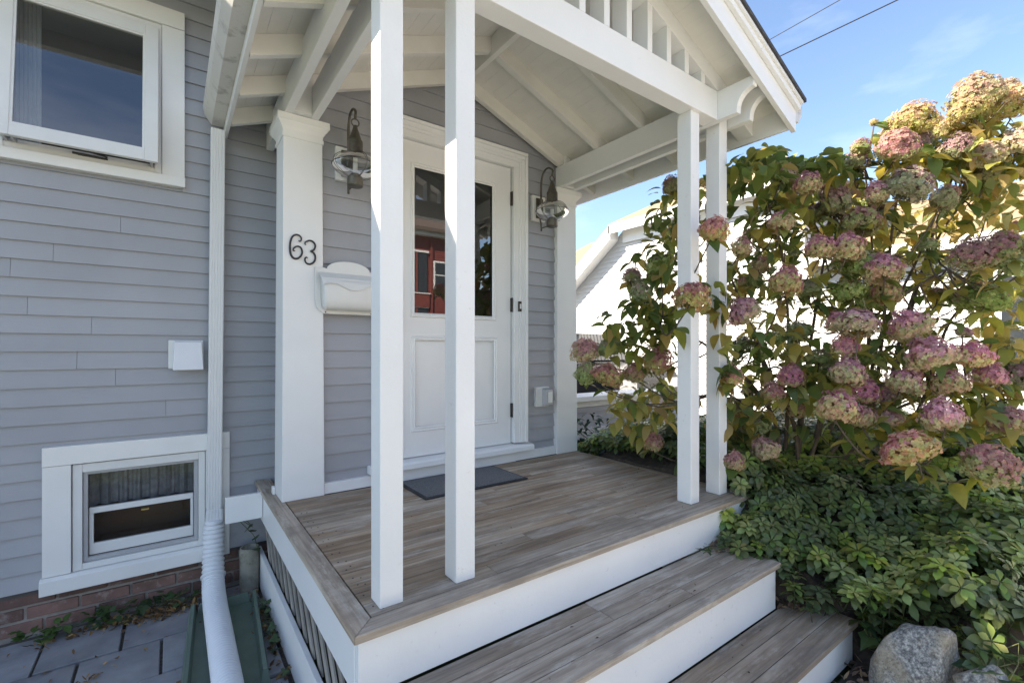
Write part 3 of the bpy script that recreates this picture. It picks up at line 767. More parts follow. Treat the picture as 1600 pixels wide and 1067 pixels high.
def spline(c, n):
    out = []
    for i in range(len(c) - 1):
        p0, p1, p2, p3 = c[max(i-1,0)], c[i], c[i+1], c[min(i+2,len(c)-1)]
        m_ = max(2, int(n * (p2 - p1).length))
        for k in range(m_):
            t = k / m_
            out.append(0.5 * ((2*p1) + (-p0+p2)*t + (2*p0-5*p1+4*p2-p3)*t*t + (-p0+3*p1-3*p2+p3)*t**3))
    out.append(c[-1]); return out
pts = spline(ctrl, 460)
seg_len = [0]
for a, b in zip(pts, pts[1:]): seg_len.append(seg_len[-1] + (b - a).length)
def rad(i):
    s_ = seg_len[i]
    base = 0.042 + min(1, s_ / 0.06) * 0.0095 if s_ < 0.06 else 0.0515
    amp = 0.0055 if s_ < 0.32 else 0.0052
    per = 0.027 if s_ < 0.32 else 0.0205
    return base + amp * (2 * abs(math.sin(math.pi * s_ / per)) ** 0.6 - 1) + (0.006 if 0.31 < s_ < 0.325 else 0)
fx = MB().tube(pts, [rad(i) for i in range(len(pts))], 20)
obj("flexible_pipe", fx, M['flex'], ds, smooth=True)
sb = MB()
for zz in (2.3, 1.0): sb.box(0.168 + (2.75 - zz) * -0.0, 0.258, 3.252, 3.33, zz, zz + 0.02)
# splash tray
tr = MB()
ang = math.radians(-4)
def tp(x, y, z): return (0.21 + (x) * math.cos(ang) - (y - 2.66) * math.sin(ang), 2.66 + x * math.sin(ang) + (y - 2.66) * math.cos(ang), z)
def tbx(x0, x1, y0, y1, z0, z1, o_=0.012): tr.hexa([tp(x0,y0,z0),tp(x1,y0,z0),tp(x1,y1,z0),tp(x0,y1,z0),tp(x0+o_,y0+o_,z1),tp(x1-o_,y0+o_,z1),tp(x1-o_,y1-o_,z1),tp(x0+o_,y1-o_,z1)])
tbx(-0.14, 0.14, 2.26, 3.04, 0.006, 0.020, 0.0)
tbx(-0.165, -0.125, 2.25, 3.06, 0.006, 0.068); tbx(0.125, 0.165, 2.25, 3.06, 0.006, 0.068); tbx(-0.125, 0.125, 3.02, 3.06, 0.006, 0.066); tbx(-0.125, 0.125, 2.25, 2.272, 0.006, 0.026)
tag(obj("splash_block", tr, M['tray'], origin=(0.21, 2.66, 0.004)), "green plastic splash tray under the corrugated pipe", "splash tray")
bpy.data.objects["splash_block"].data.polygons.foreach_set("use_smooth", [False] * len(bpy.data.objects["splash_block"].data.polygons))
# old standpipe
stp = MB().lathe([(0.052, 0.0), (0.054, 0.24), (0.050, 0.262), (0.043, 0.262), (0.042, 0.10)], 0.378, 3.20, 18, cap=False)
tag(obj("standpipe", stp, M['clay'], smooth=True, origin=(0.378, 3.20, 0)), "short mossy pipe standing in the corner by the deck", "pipe")

# ------------------------------------------------------------------ things on the walls
vent = thing("dryer_vent", "white dryer vent hood on the grey siding", "vent", (0.07, YW, 1.42))
obj("flange", MB().box(-0.016, 0.153, YW - 0.012, YW + 0.002, 1.335, 1.500), M['plastic'], vent, bevel=0.003)
hv = MB(); hv.hexa([(0.004, YW - 0.085, 1.328), (0.150, YW - 0.085, 1.328), (0.150, YW - 0.012, 1.340), (0.004, YW - 0.012, 1.340), (0.012, YW - 0.05, 1.490), (0.142, YW - 0.05, 1.490), (0.142, YW - 0.012, 1.495), (0.012, YW - 0.012, 1.495)])
obj("hood", hv, M['flex'], vent, bevel=0.004)

num = thing("house_number", "dark iron house number 63 on the left white column", "house number", (0.585, 2.755, 1.98))
six = [(490,345),(500,362),(520,362),(542,338),(540,290),(500,240),(430,225),(362,262),(322,350),(308,480),(322,620),(368,700),(430,725),(500,702),(548,640),(560,570),(532,492),(465,466),(402,492),(376,530),(385,560),(412,556)]
three = [(645,436),(622,418),(632,380),(710,347),(782,368),(828,430),(832,485),(800,545),(742,568),(795,600),(830,660),(834,730),(800,800),(720,838),(650,815),(620,755),(632,705),(652,690),(672,715)]
for nm, path in (("digit_six", six), ("digit_three", three)):
    pp = [onY(430 + a / 13.333, 350 + b / 13.333, 2.7535 - 0.002) for a, b in path]
    pp = spline(pp, 260)
    n_ = len(pp)
    mb = MB().tube(pp, lambda t: 0.0027 + 0.0028 * math.sin(math.pi * t) ** 0.6, 8)
    obj(nm, mb, M['iron'], num, smooth=True)

mbx = thing("mailbox", "white wall mailbox with arched back beside the left column", "mailbox", (0.83, 2.745, 1.78))
pl = [(0.644, 1.905), (0.646, 1.72), (0.658, 1.675), (0.69, 1.648), (0.97, 1.648), (1.003, 1.675), (1.015, 1.72), (1.017, 1.905), (0.965, 1.907)]
arc = [(0.8305 + 0.122 * math.cos(a), 1.903 + 0.050 * math.sin(a)) for a in [math.pi * k / 14 for k in range(15)]]
pl = pl + arc + [(0.69, 1.907)]
obj("back_plate", MB().prism(pl, 'y', 2.744, 2.751), M['plastic'], mbx, bevel=0.002)
def mring(z, h, d, r_=0.02):
    y1 = 2.7438; x0, x1 = 0.8305 - h, 0.8305 + h; pts_ = [(x0, y1, z)]
    for k in range(5):
        a = math.pi + math.pi / 2 * k / 4; pts_.append((x0 + r_ + r_ * math.cos(a), y1 - d + r_ + r_ * math.sin(a), z))
    for k in range(5):
        a = 1.5 * math.pi + math.pi / 2 * k / 4; pts_.append((x1 - r_ + r_ * math.cos(a), y1 - d + r_ + r_ * math.sin(a), z))
    pts_.append((x1, y1, z)); return pts_
bd = MB().loft([mring(1.668, 0.135, 0.045), mring(1.676, 0.147, 0.066), mring(1.69, 0.152, 0.078), mring(1.73, 0.156, 0.088), mring(1.80, 0.158, 0.090), mring(1.83, 0.158, 0.088)])
obj("body", bd, M['plastic'], mbx, smooth=True)
lid = MB(); nn = 24
for sgn in (0,):
    top, mid_, bot = [], [], []
    for k in range(nn + 1):
        x = 0.664 + 0.333 * k / nn
        t = k / nn
        wv = 1.800 + 0.014 * math.cos(2 * math.pi * (t - 0.5) * 1.5) * (-1) - 0.010 * math.sin(math.pi * t)
        top.append((x, 2.742, 1.880)); mid_.append((x, 2.668, 1.842)); bot.append((x, 2.646, wv))
    n0 = nn + 1
    vs = top + mid_ + bot + [(p[0], p[1] + 0.006, p[2]) for p in bot]
    fs = []
    for r_ in range(3):
        for k in range(nn): fs.append((r_*n0 + k, (r_+1)*n0 + k, (r_+1)*n0 + k + 1, r_*n0 + k + 1))
    fs.append((0, n0, 2*n0)); fs.append((nn, 2*n0+nn, n0+nn))
    fs.append((0, 2*n0, 3*n0)); fs.append((nn, 3*n0+nn, 2*n0+nn))
    lid.add(vs, fs)
obj("lid", lid, M['plastic'], mbx)
scw = MB()
for x in (0.70, 0.96): scw.tube([(x, 2.744, 1.657), (x, 2.741, 1.657)], 0.004, 8)
obj("screws", scw, M['iron'], mbx)

def lantern(cx, label):
    t_ = thing("wall_lantern", label, "wall lantern", (cx, YD, 2.50), "onion lanterns beside the door")
    s_ = 1
    obj("mounting_block", MB().box(cx - 0.062, cx + 0.062, YD - 0.026, YD + 0.004, 2.425, 2.618), M['white'], t_, bevel=0.003)
    obj("back_plate", MB().box(cx - 0.034, cx + 0.034, YD - 0.036, YD - 0.027, 2.445, 2.598), M['lampmetal'], t_, bevel=0.003)
    cy = 2.612; cz = 2.475
    arm = spline([Vector(p) for p in ((cx, YD - 0.036, 2.50), (cx, YD - 0.05, 2.58), (cx, YD - 0.055, 2.72), (cx, YD - 0.085, 2.785), (cx, YD - 0.135, 2.80), (cx, cy - 0.008, 2.765), (cx, cy + 0.004, 2.725))], 60)
    obj("arm", MB().tube(arm, 0.0075, 8), M['lampmetal'], t_, smooth=True)
    lp = [(cx + 0.021 * math.cos(a), cy, 2.706 + 0.021 * math.sin(a)) for a in [2 * math.pi * k / 16 for k in range(17)]]
    obj("ring", MB().tube(lp, 0.004, 6), M['lampmetal'], t_, smooth=True)
    cap_ = MB().lathe([(0.010, 2.690), (0.014, 2.672), (0.034, 2.612), (0.040, 2.603), (0.041, 2.598), (0.041, 2.545), (0.043, 2.540), (0.043, 2.532)], cx, cy, 24)
    obj("cap", cap_, M['lampmetal'], t_, smooth=True)
    gl = MB().lathe([(0.040 + 0.082 * math.sin(math.pi * k / 14) ** 0.75, 2.535 - 0.136 * k / 14) for k in range(15)], cx, cy, 28, cap=False)
    obj("glass_globe", gl, M['lampglass'], t_, smooth=True)
    bs = MB().lathe([(0.042, 2.400), (0.042, 2.358), (0.040, 2.352), (0.0, 2.352)], cx, cy, 24, cap=False)
    obj("base_cup", bs, M['lampmetal'], t_, smooth=True)
    obj("candle", MB().lathe([(0.013, 2.38), (0.013, 2.48), (0.0, 2.482)], cx, cy, 12), M['plastic'], t_, smooth=True)
    wr = MB()
    for zc, rr in ((2.467, 0.1225),):
        wr.tube([(cx + rr * math.cos(a), cy + rr * math.sin(a), zc) for a in [2 * math.pi * k / 32 for k in range(33)]], 0.0019, 6)
    for a in (0.2, 0.2 + math.pi / 2, 0.2 + math.pi, 0.2 + 1.5 * math.pi):
        wr.tube([(cx + (0.043 + 0.085 * math.sin(math.pi * k / 14) ** 0.7) * math.cos(a), cy + (0.043 + 0.085 * math.sin(math.pi * k / 14) ** 0.7) * math.sin(a), 2.537 - 0.140 * k / 14) for k in range(15)], 0.0017, 6)
    obj("wire_guard", wr, M['lampmetal'], t_, smooth=True)
    br = MB(); br.tube([(cx, YD - 0.036, 2.455), (cx, YD - 0.05, 2.40), (cx, YD - 0.055, 2.345)], 0.0065, 8); br.tube([(cx, YD - 0.054, 2.366), (cx, cy + 0.03, 2.368)], 0.005, 8)
    obj("lower_bracket", br, M['lampmetal'], t_, smooth=True)
lantern(0.825, "onion glass lantern above the mailbox left of the door")
lantern(2.272, "onion glass lantern right of the door by the far column")

bell = thing("doorbell", "small bronze doorbell on the right door casing", "doorbell", (2.085, YD - 0.03, 1.765))
obj("plate", MB().box(2.072, 2.098, YD - 0.036, YD - 0.0225, 1.728, 1.802), M['bronze'], bell, bevel=0.002)
obj("button", MB().box(2.079, 2.091, YD - 0.042, YD - 0.0365, 1.747, 1.783), M['plastic'], bell, bevel=0.001)
ol = thing("outdoor_outlet", "white weatherproof outlet box low on the siding right of the door", "outlet", (2.33, YD, 1.08))
obj("wall_plate", MB().box(2.245, 2.375, YD - 0.026, YD + 0.004, 1.008, 1.158), M['plastic'], ol, bevel=0.003)
obj("cover", MB().hexa([(2.305, YD - 0.08, 1.022), (2.368, YD - 0.08, 1.022), (2.372, YD - 0.0265, 1.014), (2.300, YD - 0.0265, 1.014), (2.305, YD - 0.075, 1.140), (2.368, YD - 0.075, 1.140), (2.372, YD - 0.0265, 1.150), (2.300, YD - 0.0265, 1.150)]), M['alu'], ol, bevel=0.006)
obj("cover_lid", MB().box(2.316, 2.357, YD - 0.0845, YD - 0.0805, 1.04, 1.122), M['plastic'], ol, bevel=0.002)

mat_t = thing("doormat", "dark grey ribbed doormat in front of the door", "doormat", (1.475, 2.545, DZ))
obj("rubber_border", MB().box(1.120, 1.832, 2.338, 2.742, DZ + 0.001, DZ + 0.007), M['matrim'], mat_t, bevel=0.002)
obj("pile", MB().box(1.138, 1.814, 2.356, 2.724, DZ + 0.0075, DZ + 0.0115), M['mat'], mat_t, bevel=0.002)

# ------------------------------------------------------------------ low wall beyond the porch
lowall = thing("low_wall", "low grey clapboard wall with white cap beyond the porch", "low wall", (3.5, 3.4, 0))
obj("core", MB().box(2.70, 4.50, 3.352, 3.48, 0.0, 0.90), M['sheath'], lowall)
z = 0.02
while z < 0.88:
    mb = MB(); clap(mb, 2.70, 4.49, z, min(z + 0.101, 0.9), 3.338); obj("clapboard", mb, M['siding'], lowall); z += 0.10
obj("frieze", MB().box(2.70, 4.50, 3.318, 3.337, 0.875, 0.935), M['trim'], lowall, bevel=0.002)
obj("cap", MB().box(2.68, 4.53, 3.26, 3.56, 0.936, 0.985), M['trim'], lowall, bevel=0.004)
wn_o = obj("window", MB().box(2.95, 3.75, 3.31, 3.336, 0.56, 0.66), M['trim'], lowall)
for xa in (2.95, 3.66): obj("casing", MB().box(xa, xa + 0.09, 3.31, 3.335, 0.10, 0.559), M['trim'], wn_o)
obj("pane", MB().box(3.041, 3.659, 3.322, 3.336, 0.10, 0.559), M['darkglass'], wn_o)

# ------------------------------------------------------------------ neighbouring white house
nb = thing("neighbor_house", "white clapboard house with tan shingle roof beyond the driveway", "house", (10, 4, 0))
XN = 8.0
zE = 2.62 + CZ
def nwall(poly_top, y0, y1, zmax):
    mb = MB(); z = 0.0
    while z < zmax:
        ya, yb = y0, y1
        if poly_top:
            for q in (0,):
                lim = poly_top(z + 0.1); yb = min(y1, lim)
        if yb - ya > 0.05:
            mb.hexa([(XN - 0.018, ya, z), (XN, ya, z), (XN, yb, z), (XN - 0.018, yb, z), (XN - 0.002, ya, z + 0.101), (XN, ya, z + 0.101), (XN, yb, z + 0.101), (XN - 0.002, yb, z + 0.101)])
        z += 0.1
    return mb
rake = lambda zz: 6.81 + max(0, (zE - zz)) / 0.72
obj("wall", nwall(rake, 3.2, 12.4, zE), M['whitewall'], nb)
lowE = 1.35 + CZ
obj("wall", nwall(None, -6.0, 3.2, lowE), M['whitewall'], nb)
core = MB()
core.prism([(3.2, 0), (12.4, 0), (6.81, zE), (3.2, zE)], 'x', XN + 0.001, XN + 5.5)
core.box(XN + 0.001, XN + 6, -6, 3.2, 0, lowE)
obj("core", core, M['whitewall'], nb)
# hipped tan roof over the tall part
rfb = MB()
x0, x1, y0, y1 = XN - 0.28, XN + 5.8, 2.9, 6.95
rfb.loft([[(x0, y0, zE + 0.05), (x1, y0, zE + 0.05), (x1, y1, zE + 0.05), (x0, y1, zE + 0.05)], [(x0, y0, zE + 0.12), (x1, y0, zE + 0.12), (x1, y1, zE + 0.12), (x0, y1, zE + 0.12)],
          [(x0 + 2.2, y0 + 1.6, zE + 1.35), (x1 - 2.2, y0 + 1.6, zE + 1.35), (x1 - 2.2, y1 - 1.6, zE + 1.35), (x0 + 2.2, y1 - 1.6, zE + 1.35)]])
nr = obj("roof", rfb, M['tan'], nb)
obj("fascia", MB().box(XN - 0.30, XN - 0.281, 2.9, 7.0, zE - 0.10, zE + 0.10), M['white'], nr)
obj("frieze", MB().box(XN - 0.06, XN - 0.016, 3.2, 6.8, zE - 0.30, zE - 0.002), M['white'], nr)
obj("soffit", MB().box(XN - 0.28, XN + 0.0, 2.92, 6.95, zE + 0.0, zE + 0.048), M['white'], nr)
# raking trim going down towards the back
rk = MB(); d = 0.72
rk.prism([(6.95, zE + 0.10), (12.4, zE + 0.10 - d * 5.45), (12.4, zE - 0.22 - d * 5.45), (6.95, zE - 0.22)], 'x', XN - 0.30, XN - 0.03)
obj("rake_trim", rk, M['white'], nr)
wg = MB()
wg.loft([[(8.15, 6.9, 3.30), (13, 6.9, 3.30), (13, 11.6, 3.30), (8.15, 11.6, 3.30)], [(10.0, 6.9, 3.14 + CZ), (11, 6.9, 3.14 + CZ), (11, 9.75, 3.14 + CZ), (10.0, 9.75, 3.14 + CZ)]])
obj("roof", wg, M['tan'], nb)
obj("wall", MB().box(8.3, 12.8, 6.95, 11.4, 0.0, 3.299), M['whitewall'], nb)
# low front wing roof
lr = MB(); lr.prism([(XN - 0.3, lowE + 0.02), (XN + 3.0, lowE + 1.35), (XN + 6.3, lowE + 0.02), (XN + 6.3, lowE - 0.1), (XN - 0.3, lowE - 0.1)], 'y', -6.3, 3.19)
lro = obj("roof", lr, M['tan'], nb)
obj("fascia", MB().box(XN - 0.32, XN - 0.301, -6.3, 3.18, lowE - 0.12, lowE + 0.03), M['white'], lro)
for ya in (-3.0, 0.2):
    wf = obj("window", MB().box(XN - 0.05, XN - 0.016, ya, ya + 0.95, 1.0, 2.4), M['white'], nb)
    for za, zb in ((1.1, 1.68), (1.74, 2.3)): obj("pane", MB().box(XN - 0.055, XN - 0.051, ya + 0.1, ya + 0.85, za, zb), M['darkglass'], wf)

# dark car in the driveway
car = thing("parked_car", "dark grey car parked in the driveway beside the white house", "car", (6.2, 6.9, 0.02))
cb = MB()
prof = [(4.75, 0.45), (4.75, 0.95), (4.85, 1.10), (5.75, 1.20), (6.45, 1.74), (6.9, 1.79), (8.6, 1.76), (9.15, 1.20), (9.2, 0.5), (9.1, 0.38), (4.9, 0.38)]
cb.prism(prof, 'x', 5.35, 7.05); obj("body", cb, M['carpaint'], car, bevel=0.06)
for q in ([(5.95, 1.22), (6.5, 1.66), (7.3, 1.70), (7.3, 1.22)], [(7.4, 1.22), (7.4, 1.70), (8.5, 1.68), (8.85, 1.22)]):
    obj("side_window", MB().prism(q, 'x', 5.343, 5.349), M['darkglass'], car)
ws = MB(); ws.add([(5.5, 5.80, 1.245), (6.9, 5.80, 1.245), (6.8, 6.43, 1.735), (5.6, 6.43, 1.735)], [(0, 1, 2, 3)]); 
ws.v = [(p[0], p[1] - 0.012, p[2] + 0.012) for p in ws.v]; obj("windscreen", ws, M['darkglass'], car)
for x in (5.45, 6.95):
    for yy in (5.65, 8.3):
        wh = obj("wheel", MB().tube([(x - 0.11, yy, 0.36), (x + 0.11, yy, 0.36)], 0.34, 22), M['tyre'], car)
        obj("rim", MB().tube([(x - 0.118, yy, 0.36), (x + 0.118, yy, 0.36)], 0.21, 16), M['rim'], wh)
for xa in (5.45, 6.55): obj("headlight", MB().box(xa, xa + 0.4, 4.72, 4.749, 0.82, 0.98), M['rim'], car)

# ------------------------------------------------------------------ red house across the street (seen in the door glass)
rh = thing("red_house", "red clapboard house with white windows mirrored in the door glass", "house", (12, -22, 0))
mb = MB(); z = 0.0
while z < 8.5:
    mb.hexa([(5.5, -19.985, z), (15.5, -19.985, z), (15.5, -20.03, z), (5.5, -20.03, z), (5.5, -20.012, z + 0.151), (15.5, -20.012, z + 0.151), (15.5, -20.03, z + 0.151), (5.5, -20.03, z + 0.151)]); z += 0.15
obj("wall", mb, M['redwall'], rh)
obj("core", MB().box(5.51, 15.49, -28, -20.031, 0, 8.5), M['redwall'], rh)
obj("roof", MB().prism([(-19.3, 8.4), (-24, 11.2), (-28.7, 8.4), (-28.7, 8.6), (-24, 11.45), (-19.3, 8.6)], 'x', 5.1, 15.9), M['redroof'], rh)
obj("cornice", MB().box(5.2, 15.8, -19.99, -19.6, 8.2, 8.5), M['white'], rh)
for x, zz in ((7.0, 1.0), (9.4, 1.0), (7.0, 5.0), (9.4, 5.0), (13.25, 5.1), (14.7, 5.1), (13.3, 1.4), (14.8, 1.4)):
    wf = obj("window", MB().box(x - 0.5, x + 0.5, -19.98, -19.90, zz, zz + 1.7), M['white'], rh)
    for za in (0.12, 0.9): obj("pane", MB().box(x - 0.38, x + 0.38, -19.895, -19.885, zz + za, zz + za + 0.7), M['darkglass'], wf)
for za, zb in ((1.2, 3.9), (4.75, 7.2)):
    op = obj("dark_recess_panel", MB().box(11.0, 12.35, -19.98, -19.92, za, zb), M['darkglass'], rh)  # flat dark panel, shade of a porch recess put into its colour
    obj("opening_trim", MB().box(10.9, 12.45, -19.98, -19.86, zb, zb + 0.12), M['white'], op)
    obj("opening_post", MB().box(11.62, 11.72, -19.919, -19.86, za, zb), M['redwall'], op)
obj("porch_rail", MB().box(10.9, 12.45, -19.98, -19.80, 3.95, 4.74), M['redwall'], rh)
obj("rail_cap", MB().box(10.85, 12.5, -19.98, -19.76, 4.741, 4.80), M['white'], rh)
obj("corner_board", MB().box(12.55, 12.72, -19.98, -19.88, 0.0, 8.2), M['redwall'], rh)

# overhead cables
for (a, b, lab) in (((1150, 92, 9.0), (1420, -62, 7.0), "upper thin black overhead cable against the sky"), ((1150, 121, 8.0), (1500, -48, 6.5), "lower thick black overhead cable against the sky")):
    A, B = P(*a), P(*b); dr = (B - A); A2 = A - dr * 0.12; B2 = B + dr * 4
    n_ = 24; pts_ = [A2.lerp(B2, k / n_) - Vector((0, 0, 0.25 * math.sin(math.pi * k / n_) * 0.1)) for k in range(n_ + 1)]
    tag(obj("overhead_cable", MB().tube(pts_, 0.009 if "thick" in lab else 0.007, 6), M['wire']), lab, "cable", "overhead cables above the hydrangea")

# ------------------------------------------------------------------ garden bed beside the steps
BED = [(2.42,1.0,.44),(2.5,1.25,.58),(2.72,1.4,.82),(2.66,.47,.52),(2.9,.48,.58),(3.3,.45,.66),(3.09,1.09,.70),(3.66,1.29,.97),(3.82,.68,.88),(2.75,.8,.46),(2.62,.75,.34),
       (3.0,1.8,.94),(4.5,1.5,1.06),(4.5,.5,.96),(3.0,2.4,.86),(2.55,.25,.24),(3.2,0.0,.40),(4.2,-.1,.5),(3.0,3.0,.55),(4.5,3.0,.6),(5.2,1.5,.7),(2.45,.3,.2),(2.9,.2,.38)]
def bed_top(x, y):
    s_ = wsum = 0
    for a, b, h in BED:
        d2 = (a - x) ** 2 + (b - y) ** 2 + 0.004; w_ = 1 / d2 ** 1.5; s_ += w_ * h; wsum += w_
    return s_ / wsum
def in_bed(x, y, m_=0.0):
    if y > 3.2 or y < -0.25 or x > 5.4: return False
    if y > 1.36: return x > 2.70 - m_
    if y > 1.07: return x > 2.42 - m_
    if y > 0.80: return x > 2.60 - m_
    return x > 2.44 - m_
bed = MB(); st_ = 0.08
nx, ny = 38, 44
def soil_z(x, y):
    f = 1.0
    if y < 0.82: f = min(1, max(0, (x - 2.50) / 0.5)) * min(1, max(0.0, (y + 0.1) / 0.5))
    return (bed_top(x, y) - 0.19) * f + 0.004 + 0.02 * mnoise.noise(Vector((x * 6, y * 6, 0))) * f
for i in range(nx):
    for j in range(ny):
        xa, ya = 2.44 + i * st_, -0.24 + j * st_
        if not in_bed(xa + st_ / 2, ya + st_ / 2, 0.02): continue
        q = [(xa, ya), (xa + st_, ya), (xa + st_, ya + st_), (xa, ya + st_)]
        bed.add([(x, y, max(-0.03, soil_z(x, y))) for x, y in q], [(0, 1, 2, 3)])
        for (x_a, y_a), (x_b, y_b), ox, oy in ((q[0], q[1], 0, -st_), (q[1], q[2], st_, 0), (q[2], q[3], 0, st_), (q[3], q[0], -st_, 0)):
            if not in_bed(xa + st_ / 2 + ox, ya + st_ / 2 + oy, 0.02):
                bed.add([(x_a, y_a, max(-.03, soil_z(x_a, y_a))), (x_b, y_b, max(-.03, soil_z(x_b, y_b))), (x_b, y_b, -0.1), (x_a, y_a, -0.1)], [(0, 3, 2, 1)])
tag(obj("garden_bed", bed, M['soil'], smooth=True), "raised soil bed beside the porch steps", kind="structure")
tag(obj("bed_edge", MB().box(2.0, 3.6, 0.20, 0.80, -0.058, 0.004), M['soil']), "bare mulched soil in front of the lowest step", kind="structure")

# ---- leaf shapes
def leaf_mb(L, W, droop=0.25, fold=0.18, tip=0.0, seg=4, wide=0.45, teeth=0.0, col=None):
    mb = MB(); mid, lf, rt = [], [], []
    for i in range(seg + 1):
        t = i / seg
        wd = W * 0.5 * (math.sin(math.pi * min(1, t ** (math.log(0.5) / math.log(wide)))) ** 0.8 if 0 < t < 1 else 0.02)
        if teeth and 0 < i < seg: wd *= 1 + teeth * (1 if i % 2 else -1)
        zc = -droop * L * t * t + 0.05 * L * math.sin(math.pi * t)
        mid.append((L * t, 0, zc)); lf.append((L * t, wd, zc + fold * wd)); rt.append((L * t, -wd, zc + fold * wd))
    n0 = seg + 1; fs = []
    for i in range(seg): fs += [(i, i + 1, n0 + i + 1, n0 + i), (i, 2*n0 + i, 2*n0 + i + 1, i + 1)]
    mb.add(mid + lf + rt, fs, col); return mb
def xf_mb(dst, src, mat, col=None):
    dst.add([mat @ Vector(v) for v in src.v], src.f, col)
def trs(loc, rot, sc): return Matrix.Translation(loc) @ Euler(rot).to_matrix().to_4x4() @ Matrix.Scale(sc, 4)
def px(p):
    d = Vector((p[0], p[1], p[2] - CZ)); t = d.x * SN + d.y * CS
    if t < 0.05: return None
    return 800 + 729 * (d.x * CS - d.y * SN) / t, 546 - 729 * d.z / t, t
def jit(c, a=0.15): 
    k = R.uniform(1 - a, 1 + a); return tuple(max(0.003, x * k * R.uniform(0.93, 1.07)) for x in c)

def leafy(parent, leaves, meshes, shapes, mats_for, tint_for, limit=300, name="leaf"):
    """leaves: (loc, rot, scale, kind); the nearest in view become parts, the rest one joined part"""
    def key(l):
        q = px(l[0])
        if q is None or not (-20 < q[0] < 1620 and -20 < q[1] < 1090): return 1e6 + R.random()
        return q[2] / l[2]
    leaves = sorted(leaves, key=key)
    rest = MB()
    for i, (loc, rot, sc, kd) in enumerate(leaves):
        s_ = i % len(shapes)
        if i < limit:
            place(name, meshes[kd][s_], parent, loc, rot, sc)
        else:
            xf_mb(rest, shapes[s_], trs(Vector(loc), rot, sc), tint_for(kd))
    if rest.v: tag(obj("foliage", rest, M['tintleaf'], parent, smooth=True), kind="stuff")

# ---- flower heads
PAL = {
 'pink':  dict(top=[(0.55,0.22,0.28),(0.60,0.29,0.33),(0.46,0.20,0.28),(0.60,0.37,0.30)], low=[(0.58,0.48,0.25),(0.62,0.40,0.26),(0.47,0.46,0.21)], cut=0.06),
 'tan':   dict(top=[(0.50,0.24,0.24),(0.54,0.33,0.26),(0.46,0.22,0.22)], low=[(0.55,0.46,0.24),(0.45,0.42,0.18),(0.58,0.38,0.22)], cut=0.15),
 'green': dict(top=[(0.33,0.34,0.17),(0.40,0.38,0.22),(0.40,0.28,0.22)], low=[(0.34,0.40,0.14),(0.42,0.46,0.2),(0.28,0.36,0.12)], cut=0.45),
 'cream': dict(top=[(0.46,0.37,0.19),(0.48,0.35,0.21),(0.44,0.27,0.18)], low=[(0.42,0.38,0.15),(0.37,0.35,0.12),(0.45,0.33,0.17)], cut=0.2),
 'mauve': dict(top=[(0.34,0.21,0.18),(0.40,0.25,0.20),(0.38,0.19,0.19)], low=[(0.32,0.33,0.15),(0.38,0.32,0.18),(0.27,0.28,0.12)], cut=0.1),
}
def head_mesh(kind, seed):
    rr = random.Random(seed); pal = PAL[kind]; mb = MB()
    ph = rr.uniform(0, 6.28)
    def shell(n, r0, r1, size):
        for i in range(n):
            zc = 1 - 2 * (i + 0.5) / n
            if zc < -0.86: continue
            a = i * 2.39996 + rr.uniform(-.2, .2)
            s_ = math.sqrt(max(0, 1 - zc * zc))
            d = Vector((s_ * math.cos(a), s_ * math.sin(a), zc))
            lump = 1 + 0.30 * mnoise.noise(d * 2.2 + Vector((seed * 3.1, 0, 0))) + 0.05 * rr.uniform(-1, 1)
            shape = 1 - 0.22 * max(0, zc) if zc > 0 else 1 - 0.1 * zc * zc
            p = Vector((d.x * shape, d.y * shape, d.z * (1.05 if zc > 0 else 0.72))) * rr.uniform(r0, r1) * lump
            nrm = (d + Vector((rr.uniform(-.45, .45), rr.uniform(-.45, .45), rr.uniform(-.3, .45)))).normalized()
            tx = nrm.orthogonal().normalized(); ty = nrm.cross(tx); tw = rr.uniform(0, 1.57)
            side = 0.35 * math.cos(a + ph)
            mixv = zc + side + rr.uniform(-.35, .35)
            base = rr.choice(pal['top'] if mixv > pal['cut'] else pal['low'])
            k = rr.uniform(0.82, 1.18); col = tuple(x * k for x in base)
            for q in range(4):
                b = tw + q * math.pi / 2; sz = size * rr.uniform(0.85, 1.15)
                dx = tx * math.cos(b) + ty * math.sin(b); dy = tx * -math.sin(b) + ty * math.cos(b)
                cu = rr.uniform(-0.25, 0.35)
                mb.add([p, p + dx * sz * 0.6 + dy * sz * 0.46 + nrm * sz * 0.12, p + dx * sz + nrm * sz * cu, p + dx * sz * 0.6 - dy * sz * 0.46 + nrm * sz * 0.12], [(0, 3, 2, 1)], tuple(x * rr.uniform(0.9, 1.1) for x in col))
    shell(340, 0.93, 1.06, 0.145); shell(190, 0.74, 0.88, 0.15)
    for i in range(40):   # stalks inside the head
        d = Vector((rr.gauss(0, 1), rr.gauss(0, 1), abs(rr.gauss(0, 1)) + 0.1)).normalized()
        mb.tube([(0, 0, -0.6), tuple(d * 0.4 + Vector((0, 0, -.1))), tuple(d * 0.85)], 0.012, 3, (0.2, 0.2, 0.08))
    me = mesh_of("flower_head_" + kind, mb); me.materials.append(M['petal']); return me
HEADS = {k: [head_mesh(k, 11 + 7 * i + j * 101) for i in range(3)] for j, k in enumerate(PAL)}

hyd = thing("hydrangea_shrub", "large hydrangea shrub with pink and green flower heads beside the porch posts", "shrub", (3.3, 1.4, 0.4))
hyd2 = thing("hydrangea_shrub", "tall hydrangea shrub with sunlit cream heads at the upper right behind the pink one", "shrub", (3.9, 1.1, 0.5))
